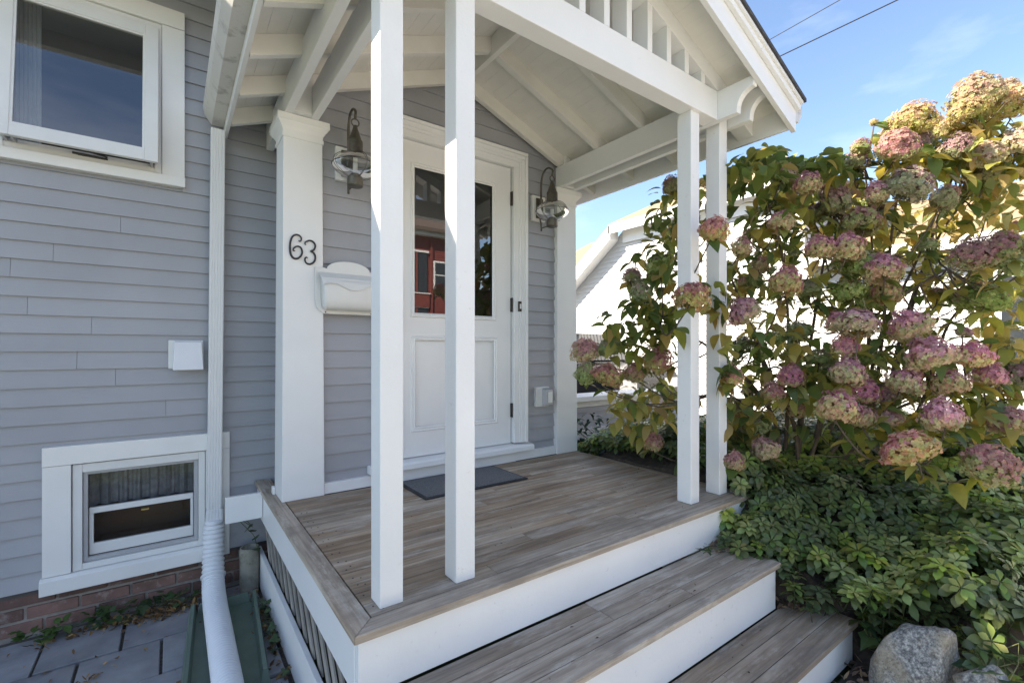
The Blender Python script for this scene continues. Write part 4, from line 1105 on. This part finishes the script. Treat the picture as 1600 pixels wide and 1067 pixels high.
# (u, v, width px, height px, kind, depth m)
H1 = [(1080,467,60,54,'tan',2.25),(1115,362,50,46,'tan',2.38),(1163,490,58,40,'pink',2.55),(1228,443,52,52,'pink',2.6),(1188,416,30,30,'tan',2.9),(1158,388,34,34,'tan',2.75),
 (1220,349,40,40,'pink',2.7),(1225,273,40,38,'tan',2.8),(1262,290,46,44,'pink',2.65),(1217,322,28,26,'green',2.9),(1272,336,38,36,'mauve',2.9),(1306,316,50,58,'mauve',2.8),(1345,350,60,50,'mauve',2.7),(1280,390,52,46,'pink',2.6),
 (1322,393,62,50,'pink',2.65),(1346,415,60,44,'green',2.7),(1380,424,56,50,'pink',2.6),(1328,455,52,44,'green',2.8),(1386,460,44,50,'pink',2.7),(1425,512,66,56,'pink',2.5),(1340,508,62,40,'pink',2.6),(1310,506,40,36,'pink',2.75),
 (1322,542,46,38,'pink',2.7),(1279,560,40,26,'green',2.9),(1324,585,54,46,'pink',2.5),(1235,590,42,42,'pink',2.65),(1208,614,40,36,'tan',2.7),(1455,557,76,56,'pink',2.4),(1519,557,56,44,'pink',2.45),(1545,588,52,42,'pink',2.5),
 (1483,602,54,46,'pink',2.4),(1413,600,52,46,'pink',2.45),(1345,612,56,44,'pink',2.55),(1308,640,62,56,'pink',2.35),(1345,655,50,44,'tan',2.4),(1386,654,50,40,'tan',2.5),(1392,622,40,34,'pink',2.6),(1472,653,68,56,'pink',2.25),
 (1421,705,76,52,'tan',2.2),(1545,727,78,66,'mauve',2.1),(1506,520,24,18,'pink',2.7),(1600,590,60,46,'mauve',2.6),(1180,668,50,40,'green',3.0),(1197,704,44,42,'tan',2.75),(1147,722,34,36,'tan',2.5),(1146,590,34,34,'tan',2.6),
 (1020,693,36,34,'tan',3.1),(1025,565,46,52,'tan',2.75),(947,588,52,44,'tan',2.8),(915,550,50,32,'tan',2.9),(952,545,44,36,'green',2.85),(914,585,38,42,'green',2.85),(992,583,40,34,'tan',2.9),(1002,458,42,38,'green',2.9),(1029,418,46,40,'green',2.85),
 (988,433,32,28,'mauve',3.0),(1060,358,30,44,'green',3.05),(1050,292,34,34,'mauve',3.1),(1540,470,60,34,'green',2.6),(1522,400,66,50,'mauve',2.4),(1566,392,66,54,'mauve',2.35),(1596,408,66,56,'green',2.35),(1180,440,34,34,'green',2.95),(1265,455,40,30,'green',2.9),
 (1418,292,72,60,'mauve',2.6),(1475,312,44,52,'mauve',2.65),(1373,303,40,38,'pink',2.7),(1449,385,32,26,'green',2.9),(1120,600,30,30,'green',3.1),(1245,520,46,30,'green',2.95),(1212,530,30,26,'green',3.0),(1480,560,30,30,'tan',2.7),(1560,545,50,40,'mauve',2.8),(1160,540,36,32,'green',2.95),(1300,575,36,30,'green',2.9),(1150,640,40,34,'tan',3.0),(1365,470,46,38,'green',2.85),(1500,470,40,30,'green',2.8),(1580,660,60,50,'tan',2.4),(1250,640,36,30,'tan',2.9),(1360,560,40,32,'green',2.85)]
for _ in range(20):
    w_ = R.uniform(18, 30); H1.append((R.uniform(1130, 1590), R.uniform(285, 655), w_, w_ * R.uniform(.75, 1), R.choice(('tan', 'green', 'green', 'mauve')), R.uniform(2.75, 3.1)))
H2 = [(1525,152,74,54,'cream',2.75),(1515,178,64,44,'cream',2.7),(1580,166,70,54,'cream',2.75),(1596,225,60,50,'cream',2.6),(1428,188,66,32,'cream',2.7),(1398,212,46,32,'cream',2.8),(1402,232,64,46,'mauve',2.6),
 (1438,222,40,32,'mauve',2.75),(1344,232,34,28,'mauve',2.75),(1335,256,40,34,'mauve',2.8),(1494,232,50,44,'mauve',2.6),(1540,245,56,44,'cream',2.6),(1530,282,50,30,'mauve',2.7),
 (1462,206,50,30,'cream',2.85),(1572,140,40,30,'cream',2.95),(1450,262,40,36,'green',2.8),(1505,262,36,30,'cream',2.9),(1366,192,14,12,'cream',2.8)]
STEMS1 = [((3.25,1.45),P(1030,500,2.85)),((3.2,1.5),P(1110,360,2.95)),((3.3,1.45),P(1200,320,2.9)),((3.3,1.4),P(1300,330,2.85)),((3.35,1.4),P(1250,480,2.9)),((3.4,1.35),P(1400,400,2.8)),
          ((3.35,1.35),P(1330,560,2.7)),((3.45,1.3),P(1480,420,2.7)),((3.4,1.3),P(1440,580,2.55)),((3.5,1.2),P(1560,600,2.55)),((3.2,1.5),P(1130,610,2.9)),((3.3,1.35),P(1180,520,2.85)),((3.4,1.3),P(1410,700,2.45))]
STEMS2 = [((3.8,1.2),P(1350,260,2.85)),((3.85,1.15),P(1420,230,2.8)),((3.9,1.1),P(1520,200,2.8)),((3.95,1.1),P(1590,230,2.75)),((3.95,1.05),P(1570,420,2.7)),((3.9,1.15),P(1480,290,2.8))]
def grow(par, stems, heads):
    nodes = []
    for (rx, ry), tgt in stems:
        b = Vector((rx, ry, max(0, soil_z(rx, ry)) - 0.05)); d = tgt - b
        p = spline([b, b + Vector((d.x * 0.18 + R.uniform(-.08, .08), d.y * 0.18 + R.uniform(-.08, .08), d.z * 0.42)), b + Vector((d.x * 0.55 + R.uniform(-.06, .06), d.y * 0.55 + R.uniform(-.06, .06), d.z * 0.78)), tgt], 12)
        obj("stem", MB().tube(p, lambda t: 0.015 - 0.010 * t, 7), M['bark'], par, smooth=True)
        nodes += p[len(p) // 3:]
    tw = MB(); lv = []
    for u, v, wd, hg, kd, t in heads:
        if t == 0: continue
        c = P(u, v, t); D = wd / 729 * t
        tl_ = Euler((R.uniform(-.5, .5), R.uniform(-.5, .5), R.uniform(0, 6.28)))
        asp = min(1.15, max(0.84, hg / wd * 1.04))
        place("flower_head", R.choice(HEADS[kd]), par, c, tl_, (D * 0.445, D * 0.445 * R.uniform(.85, 1.1), D * 0.445 * asp * R.uniform(.92, 1.12)))
        nb_ = min(nodes, key=lambda q: (q - c).length + (0.5 if q.z > c.z + 0.05 else 0))
        base = c + tl_.to_matrix() @ Vector((0, 0, -D * 0.3))
        m_ = base.lerp(nb_, 0.5) + Vector((0, 0, -0.04)) + (tl_.to_matrix() @ Vector((0, 0, -0.08)))
        p = spline([nb_, m_, base, c + tl_.to_matrix() @ Vector((0, 0, D * 0.05))], 16)
        tw.tube(p, lambda s_: 0.0056 - 0.0024 * s_, 5)
        for f in (0.35, 0.6, 0.85):   # leaf pairs up the flowering shoot
            q = p[int(f * (len(p) - 1))]
            for k in range(2):
                lv.append((q, (R.uniform(-.3, .3), R.uniform(0.0, .55), R.uniform(0, 6.28)), R.uniform(0.8, 1.25), 1 if R.random() < 0.25 else 0))
    for k in range(len(nodes)):     # bare side twigs
        q = R.choice(nodes); d = Vector((R.uniform(-1, 1), R.uniform(-1, 1), R.uniform(-.3, .35))).normalized() * R.uniform(.12, .32)
        tw.tube(spline([q, q + d * 0.5 + Vector((0, 0, -.03)), q + d], 12), lambda s_: 0.0036 - 0.0018 * s_, 4)
    tag(obj("twigs", tw, M['bark'], par), kind="stuff")
    return lv
lv1 = grow(hyd, STEMS1, H1); lv2 = grow(hyd2, STEMS2, H2)
def cloud(out, u, v, t, ru, rv, rt, n, old, s0=0.8, s1=1.25):
    for _ in range(int(n * 1.45)):
        while True:
            a, b, c = R.uniform(-1, 1), R.uniform(-1, 1), R.uniform(-1, 1)
            if a*a + b*b + c*c < 1: break
        out.append((P(u + a * ru, v + b * rv, t + c * rt), (R.uniform(-.6, .6), R.uniform(-.2, .9), R.uniform(0, 6.28)), R.uniform(s0, s1), 1 if R.random() < old * 1.15 + 0.05 else 0))
for a in ((1035,430,2.95,48,105,.3,85,.1),(1000,515,2.8,62,50,.22,75,.03),(1010,640,3.15,60,55,.35,90,.6),(1050,340,3.1,30,70,.3,40,.15),(1100,310,3.1,50,60,.35,60,.15),(1195,265,2.9,75,38,.35,130,.03),(1310,258,2.75,50,24,.15,45,.02),
          (1240,340,3.0,95,55,.4,120,.25),(1190,430,3.1,75,70,.4,100,.35),(1330,455,3.15,80,60,.4,80,.5),(1240,545,3.0,90,50,.4,80,.4),(1360,345,3.05,70,45,.3,70,.5),(1420,560,2.85,90,55,.35,80,.4),(1180,640,3.1,50,55,.35,70,.45),
          (1270,600,2.8,50,35,.3,40,.25),(1400,660,2.6,70,40,.3,50,.3),(1530,640,2.6,75,50,.3,75,.4),(1110,470,2.6,24,40,.12,14,.2),(1130,560,2.6,16,50,.15,14,.2),(1560,560,2.8,50,50,.3,40,.4),(1130,660,3.0,30,40,.3,40,.5)): cloud(lv1, *a)
for a in ((1540,245,2.75,75,60,.25,150,.6),(1440,245,2.8,70,32,.25,90,.5),(1400,390,3.0,70,45,.3,50,.5),(1470,430,3.05,80,50,.3,60,.45),(1560,460,2.9,55,70,.35,70,.5),(1500,330,3.0,60,35,.3,40,.6),(1585,330,2.8,30,60,.3,40,.5)): cloud(lv2, *a)
shapes = [leaf_mb(0.102, 0.054, d, f, seg=5, wide=0.44) for d, f in ((.25, .2), (.45, .3), (.1, .15), (.6, .12))]
hm = {0: [], 1: []}
for s_ in shapes:
    a = mesh_of("hydrangea_leaf", s_, smooth=True); a.materials.append(M['hleaf']); hm[0].append(a)
    b = mesh_of("hydrangea_leaf_autumn", s_, smooth=True); b.materials.append(M['hleaf_old']); hm[1].append(b)
HT = {0: [(0.10,0.145,0.036),(0.16,0.20,0.045),(0.27,0.27,0.055)], 1: [(0.31,0.27,0.06),(0.45,0.35,0.08),(0.40,0.28,0.08),(0.33,0.32,0.07)]}
ht = lambda kd: jit(R.choice(HT[kd]))
leafy(hyd, lv1, hm, shapes, None, ht); leafy(hyd2, lv2, hm, shapes, None, ht)

# ---- pachysandra groundcover
pal_p = [(0.022,0.050,0.022),(0.030,0.065,0.026),(0.045,0.085,0.030),(0.075,0.125,0.035)]
def shoot_mb(seed, colset):
    rr = random.Random(seed); mb = MB()
    mb.tube([(0, 0, -0.12), (0.006, 0, -0.05), (0, 0, 0)], 0.0025, 4, (0.06, 0.09, 0.03))
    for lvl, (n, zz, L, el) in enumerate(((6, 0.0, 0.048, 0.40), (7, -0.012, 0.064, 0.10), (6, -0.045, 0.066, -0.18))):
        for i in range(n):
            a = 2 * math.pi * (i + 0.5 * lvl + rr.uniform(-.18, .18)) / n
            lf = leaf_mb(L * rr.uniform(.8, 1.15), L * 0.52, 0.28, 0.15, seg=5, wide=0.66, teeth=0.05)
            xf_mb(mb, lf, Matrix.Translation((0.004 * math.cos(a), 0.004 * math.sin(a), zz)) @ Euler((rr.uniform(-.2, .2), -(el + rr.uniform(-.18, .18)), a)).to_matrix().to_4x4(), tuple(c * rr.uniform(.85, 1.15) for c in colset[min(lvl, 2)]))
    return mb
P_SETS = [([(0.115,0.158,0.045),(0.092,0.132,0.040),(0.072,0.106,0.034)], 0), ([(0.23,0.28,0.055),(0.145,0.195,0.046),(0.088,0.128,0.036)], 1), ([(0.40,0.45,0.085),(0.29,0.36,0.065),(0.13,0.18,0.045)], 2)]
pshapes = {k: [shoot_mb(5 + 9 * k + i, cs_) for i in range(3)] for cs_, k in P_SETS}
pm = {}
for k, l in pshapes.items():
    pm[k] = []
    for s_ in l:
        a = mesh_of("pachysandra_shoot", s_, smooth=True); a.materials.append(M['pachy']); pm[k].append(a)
pb = thing("groundcover_bed", "dense green groundcover of whorled leafy shoots beside the steps", "ground cover", (3.2, 1.0, 0.3))
sh_ = []
tries = 0
pts_p = []
while len(pts_p) < 1750 and tries < 60000:
    tries += 1
    x, y = R.uniform(2.40, 5.2), R.uniform(-0.1, 3.15)
    if not in_bed(x, y, 0.05): continue
    if (x - 2.40) ** 2 + (y - 0.55) ** 2 < 0.21 ** 2: continue
    if y < 0.36 and x < 2.75: continue
    if any((x - a) ** 2 + (y - b) ** 2 < 0.052 ** 2 for a, b in pts_p[-500:]): continue
    if any((x - a) ** 2 + (y - b) ** 2 < 0.045 ** 2 for a, b in pts_p): continue
    pts_p.append((x, y))
for x, y in pts_p:
    e = 0.03
    gx = (bed_top(x + e, y) - bed_top(x - e, y)) / (2 * e); gy = (bed_top(x, y + e) - bed_top(x, y - e)) / (2 * e)
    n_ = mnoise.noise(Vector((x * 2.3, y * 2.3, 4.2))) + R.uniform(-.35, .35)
    if y < 0.75 and x > 2.7: n_ += 0.22  # more yellow-green shoots here, a sunlit patch painted into the leaf colour
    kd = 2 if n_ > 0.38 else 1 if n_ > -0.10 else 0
    hgt = bed_top(x, y) - 0.015 + 0.05 * mnoise.noise(Vector((x * 7, y * 7, 1))) + R.uniform(-.03, .035)
    nv = Vector((-gx * 0.7 + R.uniform(-.3, .3), -gy * 0.7 + R.uniform(-.3, .3) - 0.12, 1)).normalized()
    rot = (nv.to_track_quat('Z', 'Y') @ Euler((0, 0, R.uniform(0, 6.28))).to_quaternion()).to_euler()
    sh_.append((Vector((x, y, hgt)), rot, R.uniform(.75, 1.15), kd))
for q in ((2.34,1.30,.47),(2.30,1.22,.45),(2.37,1.16,.47),(2.40,1.07,.40),(2.44,1.02,.36),(2.38,1.0,.33),(2.48,.93,.30),(2.52,.88,.28),(2.42,.96,.27),(2.62,1.38,.60),(2.66,1.34,.64),(2.58,1.30,.55),(2.52,1.34,.52),(2.62,1.5,.68),(2.55,0.78,.26),(2.6,.72,.28)):
    sh_.append((Vector(q), (R.uniform(-.4, .2), R.uniform(-.5, .1), R.uniform(0, 6.28)), R.uniform(.8, 1.1), R.choice((0, 1, 1))))
for _ in range(120):     # lower shoots that fill the foot of the bed beside steps and boulder
    x, y = (R.uniform(2.60, 3.3), R.uniform(.28, .80)) if R.random() < .65 else (R.uniform(2.42, 2.85), R.uniform(.84, 1.36))
    if not in_bed(x, y, 0.0) or (x - 2.46) ** 2 + (y - 0.56) ** 2 < 0.2 ** 2: continue
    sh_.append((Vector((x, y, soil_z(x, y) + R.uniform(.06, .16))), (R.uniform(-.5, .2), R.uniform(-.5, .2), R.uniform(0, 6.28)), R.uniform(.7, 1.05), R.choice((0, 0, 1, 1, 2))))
vis = []
for s_ in sh_:
    q = px(s_[0]); vis.append((q[2] if q and q[0] < 1630 and q[1] < 1090 else 99, s_))
vis.sort(key=lambda a: a[0])
rest = MB()
for i, (t_, (loc, rot, sc, kd)) in enumerate(vis):
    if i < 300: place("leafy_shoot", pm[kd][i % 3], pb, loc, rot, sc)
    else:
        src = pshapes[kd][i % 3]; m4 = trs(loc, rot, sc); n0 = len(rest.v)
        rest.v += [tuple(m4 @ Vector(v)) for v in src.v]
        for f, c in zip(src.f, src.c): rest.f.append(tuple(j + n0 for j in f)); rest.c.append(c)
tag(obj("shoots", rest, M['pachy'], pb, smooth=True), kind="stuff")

# ---- ivy, weeds
def ivy_leaf(L=0.06):
    out = [(0, 0), (-0.12, 0.34), (0.22, 0.50), (0.42, 0.26), (1.0, 0.0), (0.42, -0.26), (0.22, -0.50), (-0.12, -0.34)]
    mb = MB(); vs = [(0.25 * L, 0, 0.0)] + [(x * L, y * L, 0.10 * L * abs(y) * 2 - 0.10 * L * x * x) for x, y in out]
    mb.add(vs, [(0, i, i + 1) for i in range(1, 8)] + [(0, 8, 1)]); return mb
ivm = mesh_of("ivy_leaf", ivy_leaf(), smooth=False); ivm.materials.append(M['ivy'])
def ivy(label, spots, group="ivy growing at ground level"):
    b = Vector(spots[0][0]); t_ = thing("ivy_plant", label, "ivy", b, group)
    line = sorted([Vector(s_[0]) for s_ in spots], key=lambda q: (q - b).length)
    if len(line) > 1:
        obj("runner", MB().tube(spline([q - Vector((0, 0, 0.012)) for q in line[:12]], 10), 0.0022, 5), M['stem'], t_)
    for loc, sc in spots:
        place("leaf", ivm, t_, loc, (R.uniform(-.7, .3), R.uniform(-.5, .6), R.uniform(0, 6.28)), sc)
def scatter(cx, cy, cz, rx, ry, rz, n, s0, s1): return [((cx + R.uniform(-rx, rx), cy + R.uniform(-ry, ry), cz + R.uniform(0, rz)), R.uniform(s0, s1)) for _ in range(n)]
ivy("dark ivy creeping along the brick beneath the basement window", scatter(-0.05, 3.25, 0.015, 0.28, 0.06, 0.07, 46, .6, 1.1))
ivy("ivy sprig climbing the grey siding beside the short mossy pipe", [((0.385, 3.30, 0.40), 1.0), ((0.35, 3.31, 0.43), 1.1), ((0.31, 3.31, 0.44), .9), ((0.405, 3.28, 0.36), 1.), ((0.41, 3.2, 0.30), .9), ((0.40, 3.25, .33), .8), ((0.415, 3.12, .26), .8)])
ivy("small ivy sprig lying on the upper step against the white riser", [((x, 1.30 + R.uniform(-.05, .05), .44 + R.uniform(0, .05)), R.uniform(.6, .9)) for x in (2.08, 2.12, 2.15, 2.19, 2.23, 2.27, 2.31, 2.17, 2.25, 2.3)])
ivy("big ivy leaf drooping between the lowest step and the boulder", [((2.50, .76, .22), 1.7), ((2.53, .74, .16), 1.5), ((2.50, .70, .12), 1.4), ((2.56, .76, .26), 1.3)])
ivy("broad pale ivy leaves at the foot of the groundcover right of the boulder", [(tuple(P(u, v, t)), s_) for u, v, t, s_ in ((1520,1000,1.85,1.5),(1545,1015,1.8,1.6),(1560,985,1.9,1.5),(1585,1030,1.75,1.6),(1592,1000,1.8,1.5),(1530,965,2.0,1.4),(1570,955,1.95,1.4),(1500,990,1.95,1.4),(1598,960,1.9,1.4),(1555,1050,1.7,1.4),(1575,1062,1.7,1.5),(1505,1040,1.8,1.2),(1490,960,2.05,1.3),(1540,945,2.05,1.3),(1462,948,2.1,1.2))])
ivy("weedy ivy trailing along the foot of the white deck skirt", scatter(0.405, 2.55, 0.01, 0.03, 0.45, 0.09, 34, .5, .8))
wl_ = mesh_of("weed_leaf", leaf_mb(0.045, 0.03, .3, .2, seg=3), smooth=True); wl_.materials.append(M['weed'])
for (x, y, n, lab) in ((-0.46, 3.24, 34, "fresh green weed clump at the brick, the largest of three"), (-0.58, 3.25, 16, "small green weed at the brick left of the largest clump"), (-0.31, 3.26, 20, "green weed at the brick next to the ivy")):
    t_ = thing("weed_clump", lab, "weed", (x, y, 0), "weeds along the brick")
    for _ in range(n):
        a = R.uniform(0, 6.28); r_ = R.uniform(0, .055)
        place("leaf", wl_, t_, (x + r_ * math.cos(a), y + r_ * math.sin(a) * .7, R.uniform(.01, .07)), (R.uniform(-.3, .3), R.uniform(-.8, .3), a), R.uniform(.7, 1.2))

# ---- dark evergreen behind the porch
rd = thing("evergreen_shrub", "dark glossy evergreen shrub beyond the far edge of the porch deck", "shrub", (3.1, 2.7, 0.0))
rl = []
def rcloud(x, y, z, rx, ry, rz, n):
    for _ in range(n):
        while True:
            a, b, c = R.uniform(-1, 1), R.uniform(-1, 1), R.uniform(-1, 1)
            if 0.25 < a*a + b*b + c*c < 1: break
        rl.append((Vector((x + a*rx, y + b*ry, z + c*rz)), (R.uniform(-.5, .5), R.uniform(-.4, .7), R.uniform(0, 6.28)), R.uniform(.8, 1.3), 0))
rcloud(2.95, 2.85, .62, .22, .25, .30, 200); rcloud(3.1, 2.3, .55, .3, .35, .22, 240); rcloud(3.3, 1.9, .6, .35, .35, .22, 200); rcloud(3.6, 2.7, .5, .4, .3, .3, 160)
rsh = [leaf_mb(0.065, 0.026, d, .2, seg=4) for d in (.2, .4, .05)]
rm_ = {0: []}
for s_ in rsh:
    a = mesh_of("evergreen_leaf", s_, smooth=True); a.materials.append(M['rhodo']); rm_[0].append(a)
leafy(rd, rl, rm_, rsh, None, lambda k: jit(R.choice([(0.018,0.04,0.014),(0.03,0.06,0.02),(0.05,0.08,0.025)])))
for k in range(9):
    q = R.choice(rl)[0]; obj("stem", MB().tube(spline([Vector((3.15, 2.45, 0.1)), Vector((3.15, 2.45, .3)).lerp(q, .4), q], 10), lambda t: 0.008 - .005 * t, 5), M['bark'], rd)

# ---- tree across the street, mirrored in the door glass
stt = thing("street_tree", "dark leafy tree beside the red house across the street", "tree", (18.2, -17, 0))
obj("trunk", MB().tube([(18.2, -17, -0.05), (18.25, -17, 2), (18.1, -17.1, 4.5), (18.2, -17, 7)], lambda t: 0.22 - .16 * t, 9), M['bark'], stt, smooth=True)
tb = MB()
for _ in range(4200):
    while True:
        a, b, c = R.uniform(-1, 1), R.uniform(-1, 1), R.uniform(-1, 1)
        if 0.15 < a*a + b*b + c*c < 1 and mnoise.noise(Vector((a * 2.5, b * 2.5, c * 2.5))) > -0.15: break
    xf_mb(tb, leaf_mb(0.3, 0.2, .2, .2, seg=2), trs(Vector((18.2 + a * 2.9, -17 + b * 2.6, 4.9 + c * 3.9)), (R.uniform(-.8, .8), R.uniform(-.8, .8), R.uniform(0, 6.28)), 1), jit((0.05, 0.085, 0.03), .4))
tag(obj("crown", tb, M['tintleaf'], stt), kind="stuff")

# ---- boulder, small rock
def rock(name, label, loc, sx, sy, sz, seed, sub=4):
    bm = bmesh.new(); bmesh.ops.create_icosphere(bm, subdivisions=sub, radius=1)
    off = Vector((seed * 7.7, seed * 3.3, 0))
    planes = [Vector((math.cos(a) * math.cos(b), math.sin(a) * math.cos(b), math.sin(b))) for a, b in ((.3, .5), (1.9, .7), (3.4, .3), (4.6, .45), (5.5, .9), (2.6, -.2), (0.9, 1.2), (4.0, -.1))]
    for v in bm.verts:
        p = v.co.copy()
        for i, n_ in enumerate(planes):
            lim = 0.70 + 0.10 * math.sin(seed + i * 2.1); d = p.dot(n_)
            if d > lim: p -= n_ * (d - lim) * 0.95
        p *= 1 + 0.07 * mnoise.noise(p * 1.6 + off) + 0.03 * mnoise.noise(p * 5 + off) + 0.012 * mnoise.noise(p * 13 + off)
        v.co = Vector((p.x * sx, p.y * sy, p.z * sz))
    me = bpy.data.meshes.new(name); bm.to_mesh(me); bm.free(); me.polygons.foreach_set("use_smooth", [True] * len(me.polygons)); me.materials.append(M['stone'])
    o = bpy.data.objects.new(name, me); COL.objects.link(o); o.location = loc; o.rotation_euler = (0.1, -0.12, seed)
    tag(o, label, "rock"); return o
rock("boulder", "grey speckled granite boulder at the end of the lowest step", (2.462, 0.560, 0.09), .160, .158, .285, 1.0)
rock("small_rock", "smaller pale rock half hidden under ivy right of the boulder", tuple(P(1540, 1075, 1.72)), .09, .09, .10, 2.3, 3)

# ---- loose litter: dry leaves and mulch
def litter(name, label, spots, cols, L0, L1, par=None):
    mb = MB()
    for (x, y, z) in spots:
        lf = leaf_mb(R.uniform(L0, L1), R.uniform(L0, L1) * R.uniform(.25, .6), R.uniform(-.6, .6), R.uniform(0, .6), seg=3)
        xf_mb(mb, lf, trs(Vector((x, y, z)), (R.uniform(-.5, .5), R.uniform(-.4, .4), R.uniform(0, 6.28)), 1), jit(R.choice(cols), .25))
    tag(obj(name, mb, M['dry'], smooth=False), label, kind="stuff")
DRY = [(0.22,0.13,0.055),(0.28,0.18,0.08),(0.15,0.085,0.04),(0.33,0.23,0.12),(0.10,0.06,0.035)]
sp_ = [(R.gauss(0.0, .12), 3.19 + R.gauss(0, .05), R.uniform(.004, .03)) for _ in range(330)] + [(R.gauss(-.2, .14), 3.22 + R.gauss(0, .035), R.uniform(.004, .02)) for _ in range(140)] \
    + [(R.gauss(-.45, .10), 3.20 + R.gauss(0, .03), R.uniform(.004, .015)) for _ in range(40)] + [(R.uniform(-.7, .4), R.uniform(2.0, 3.2), .006) for _ in range(90)] + [(R.gauss(.39, .02), R.uniform(2.0, 3.28), R.uniform(.004, .03)) for _ in range(150)] \
    + [(R.gauss(-.30, .03), 2.72 + R.gauss(0, .03), R.uniform(.004, .012)) for _ in range(24)]
litter("dry_leaves", "dry brown leaf litter along the brick and the deck skirt", [s_ for s_ in sp_ if s_[0] < .425 and s_[1] < 3.34], DRY, .012, .042)
MUL = [(0.12,0.065,0.035),(0.17,0.09,0.05),(0.075,0.045,0.03),(0.21,0.13,0.075),(0.27,0.15,0.06)]
ms = []
while len(ms) < 900:
    x, y = R.uniform(2.05, 3.3), R.uniform(.25, .80)
    if x < 2.59 and y > .80: continue
    ms.append((x, y, R.uniform(.006, .03)))
for _ in range(60): ms.append((R.uniform(2.40, 2.58), R.uniform(1.0, 1.12), .195 + R.uniform(0, .015)))
for _ in range(24): ms.append((R.uniform(2.2, 2.38), R.uniform(1.25, 1.36), .42 + R.uniform(0, .012)))
litter("mulch", "brown bark mulch and fallen leaves at the foot of the steps", ms, MUL, .02, .055)
litter("fallen_leaves", "a few dry leaf fragments lying on the porch boards", [(R.uniform(.6, 2.6), R.uniform(1.45, 2.7), DZ + .003) for _ in range(26)] + [(R.uniform(.7, 2.3), R.uniform(1.08, 1.34), .420) for _ in range(10)] + [(R.uniform(1.2, 2.5), R.uniform(.82, 1.05), .192) for _ in range(8)], DRY + [(0.5, 0.44, 0.34)], .008, .022)
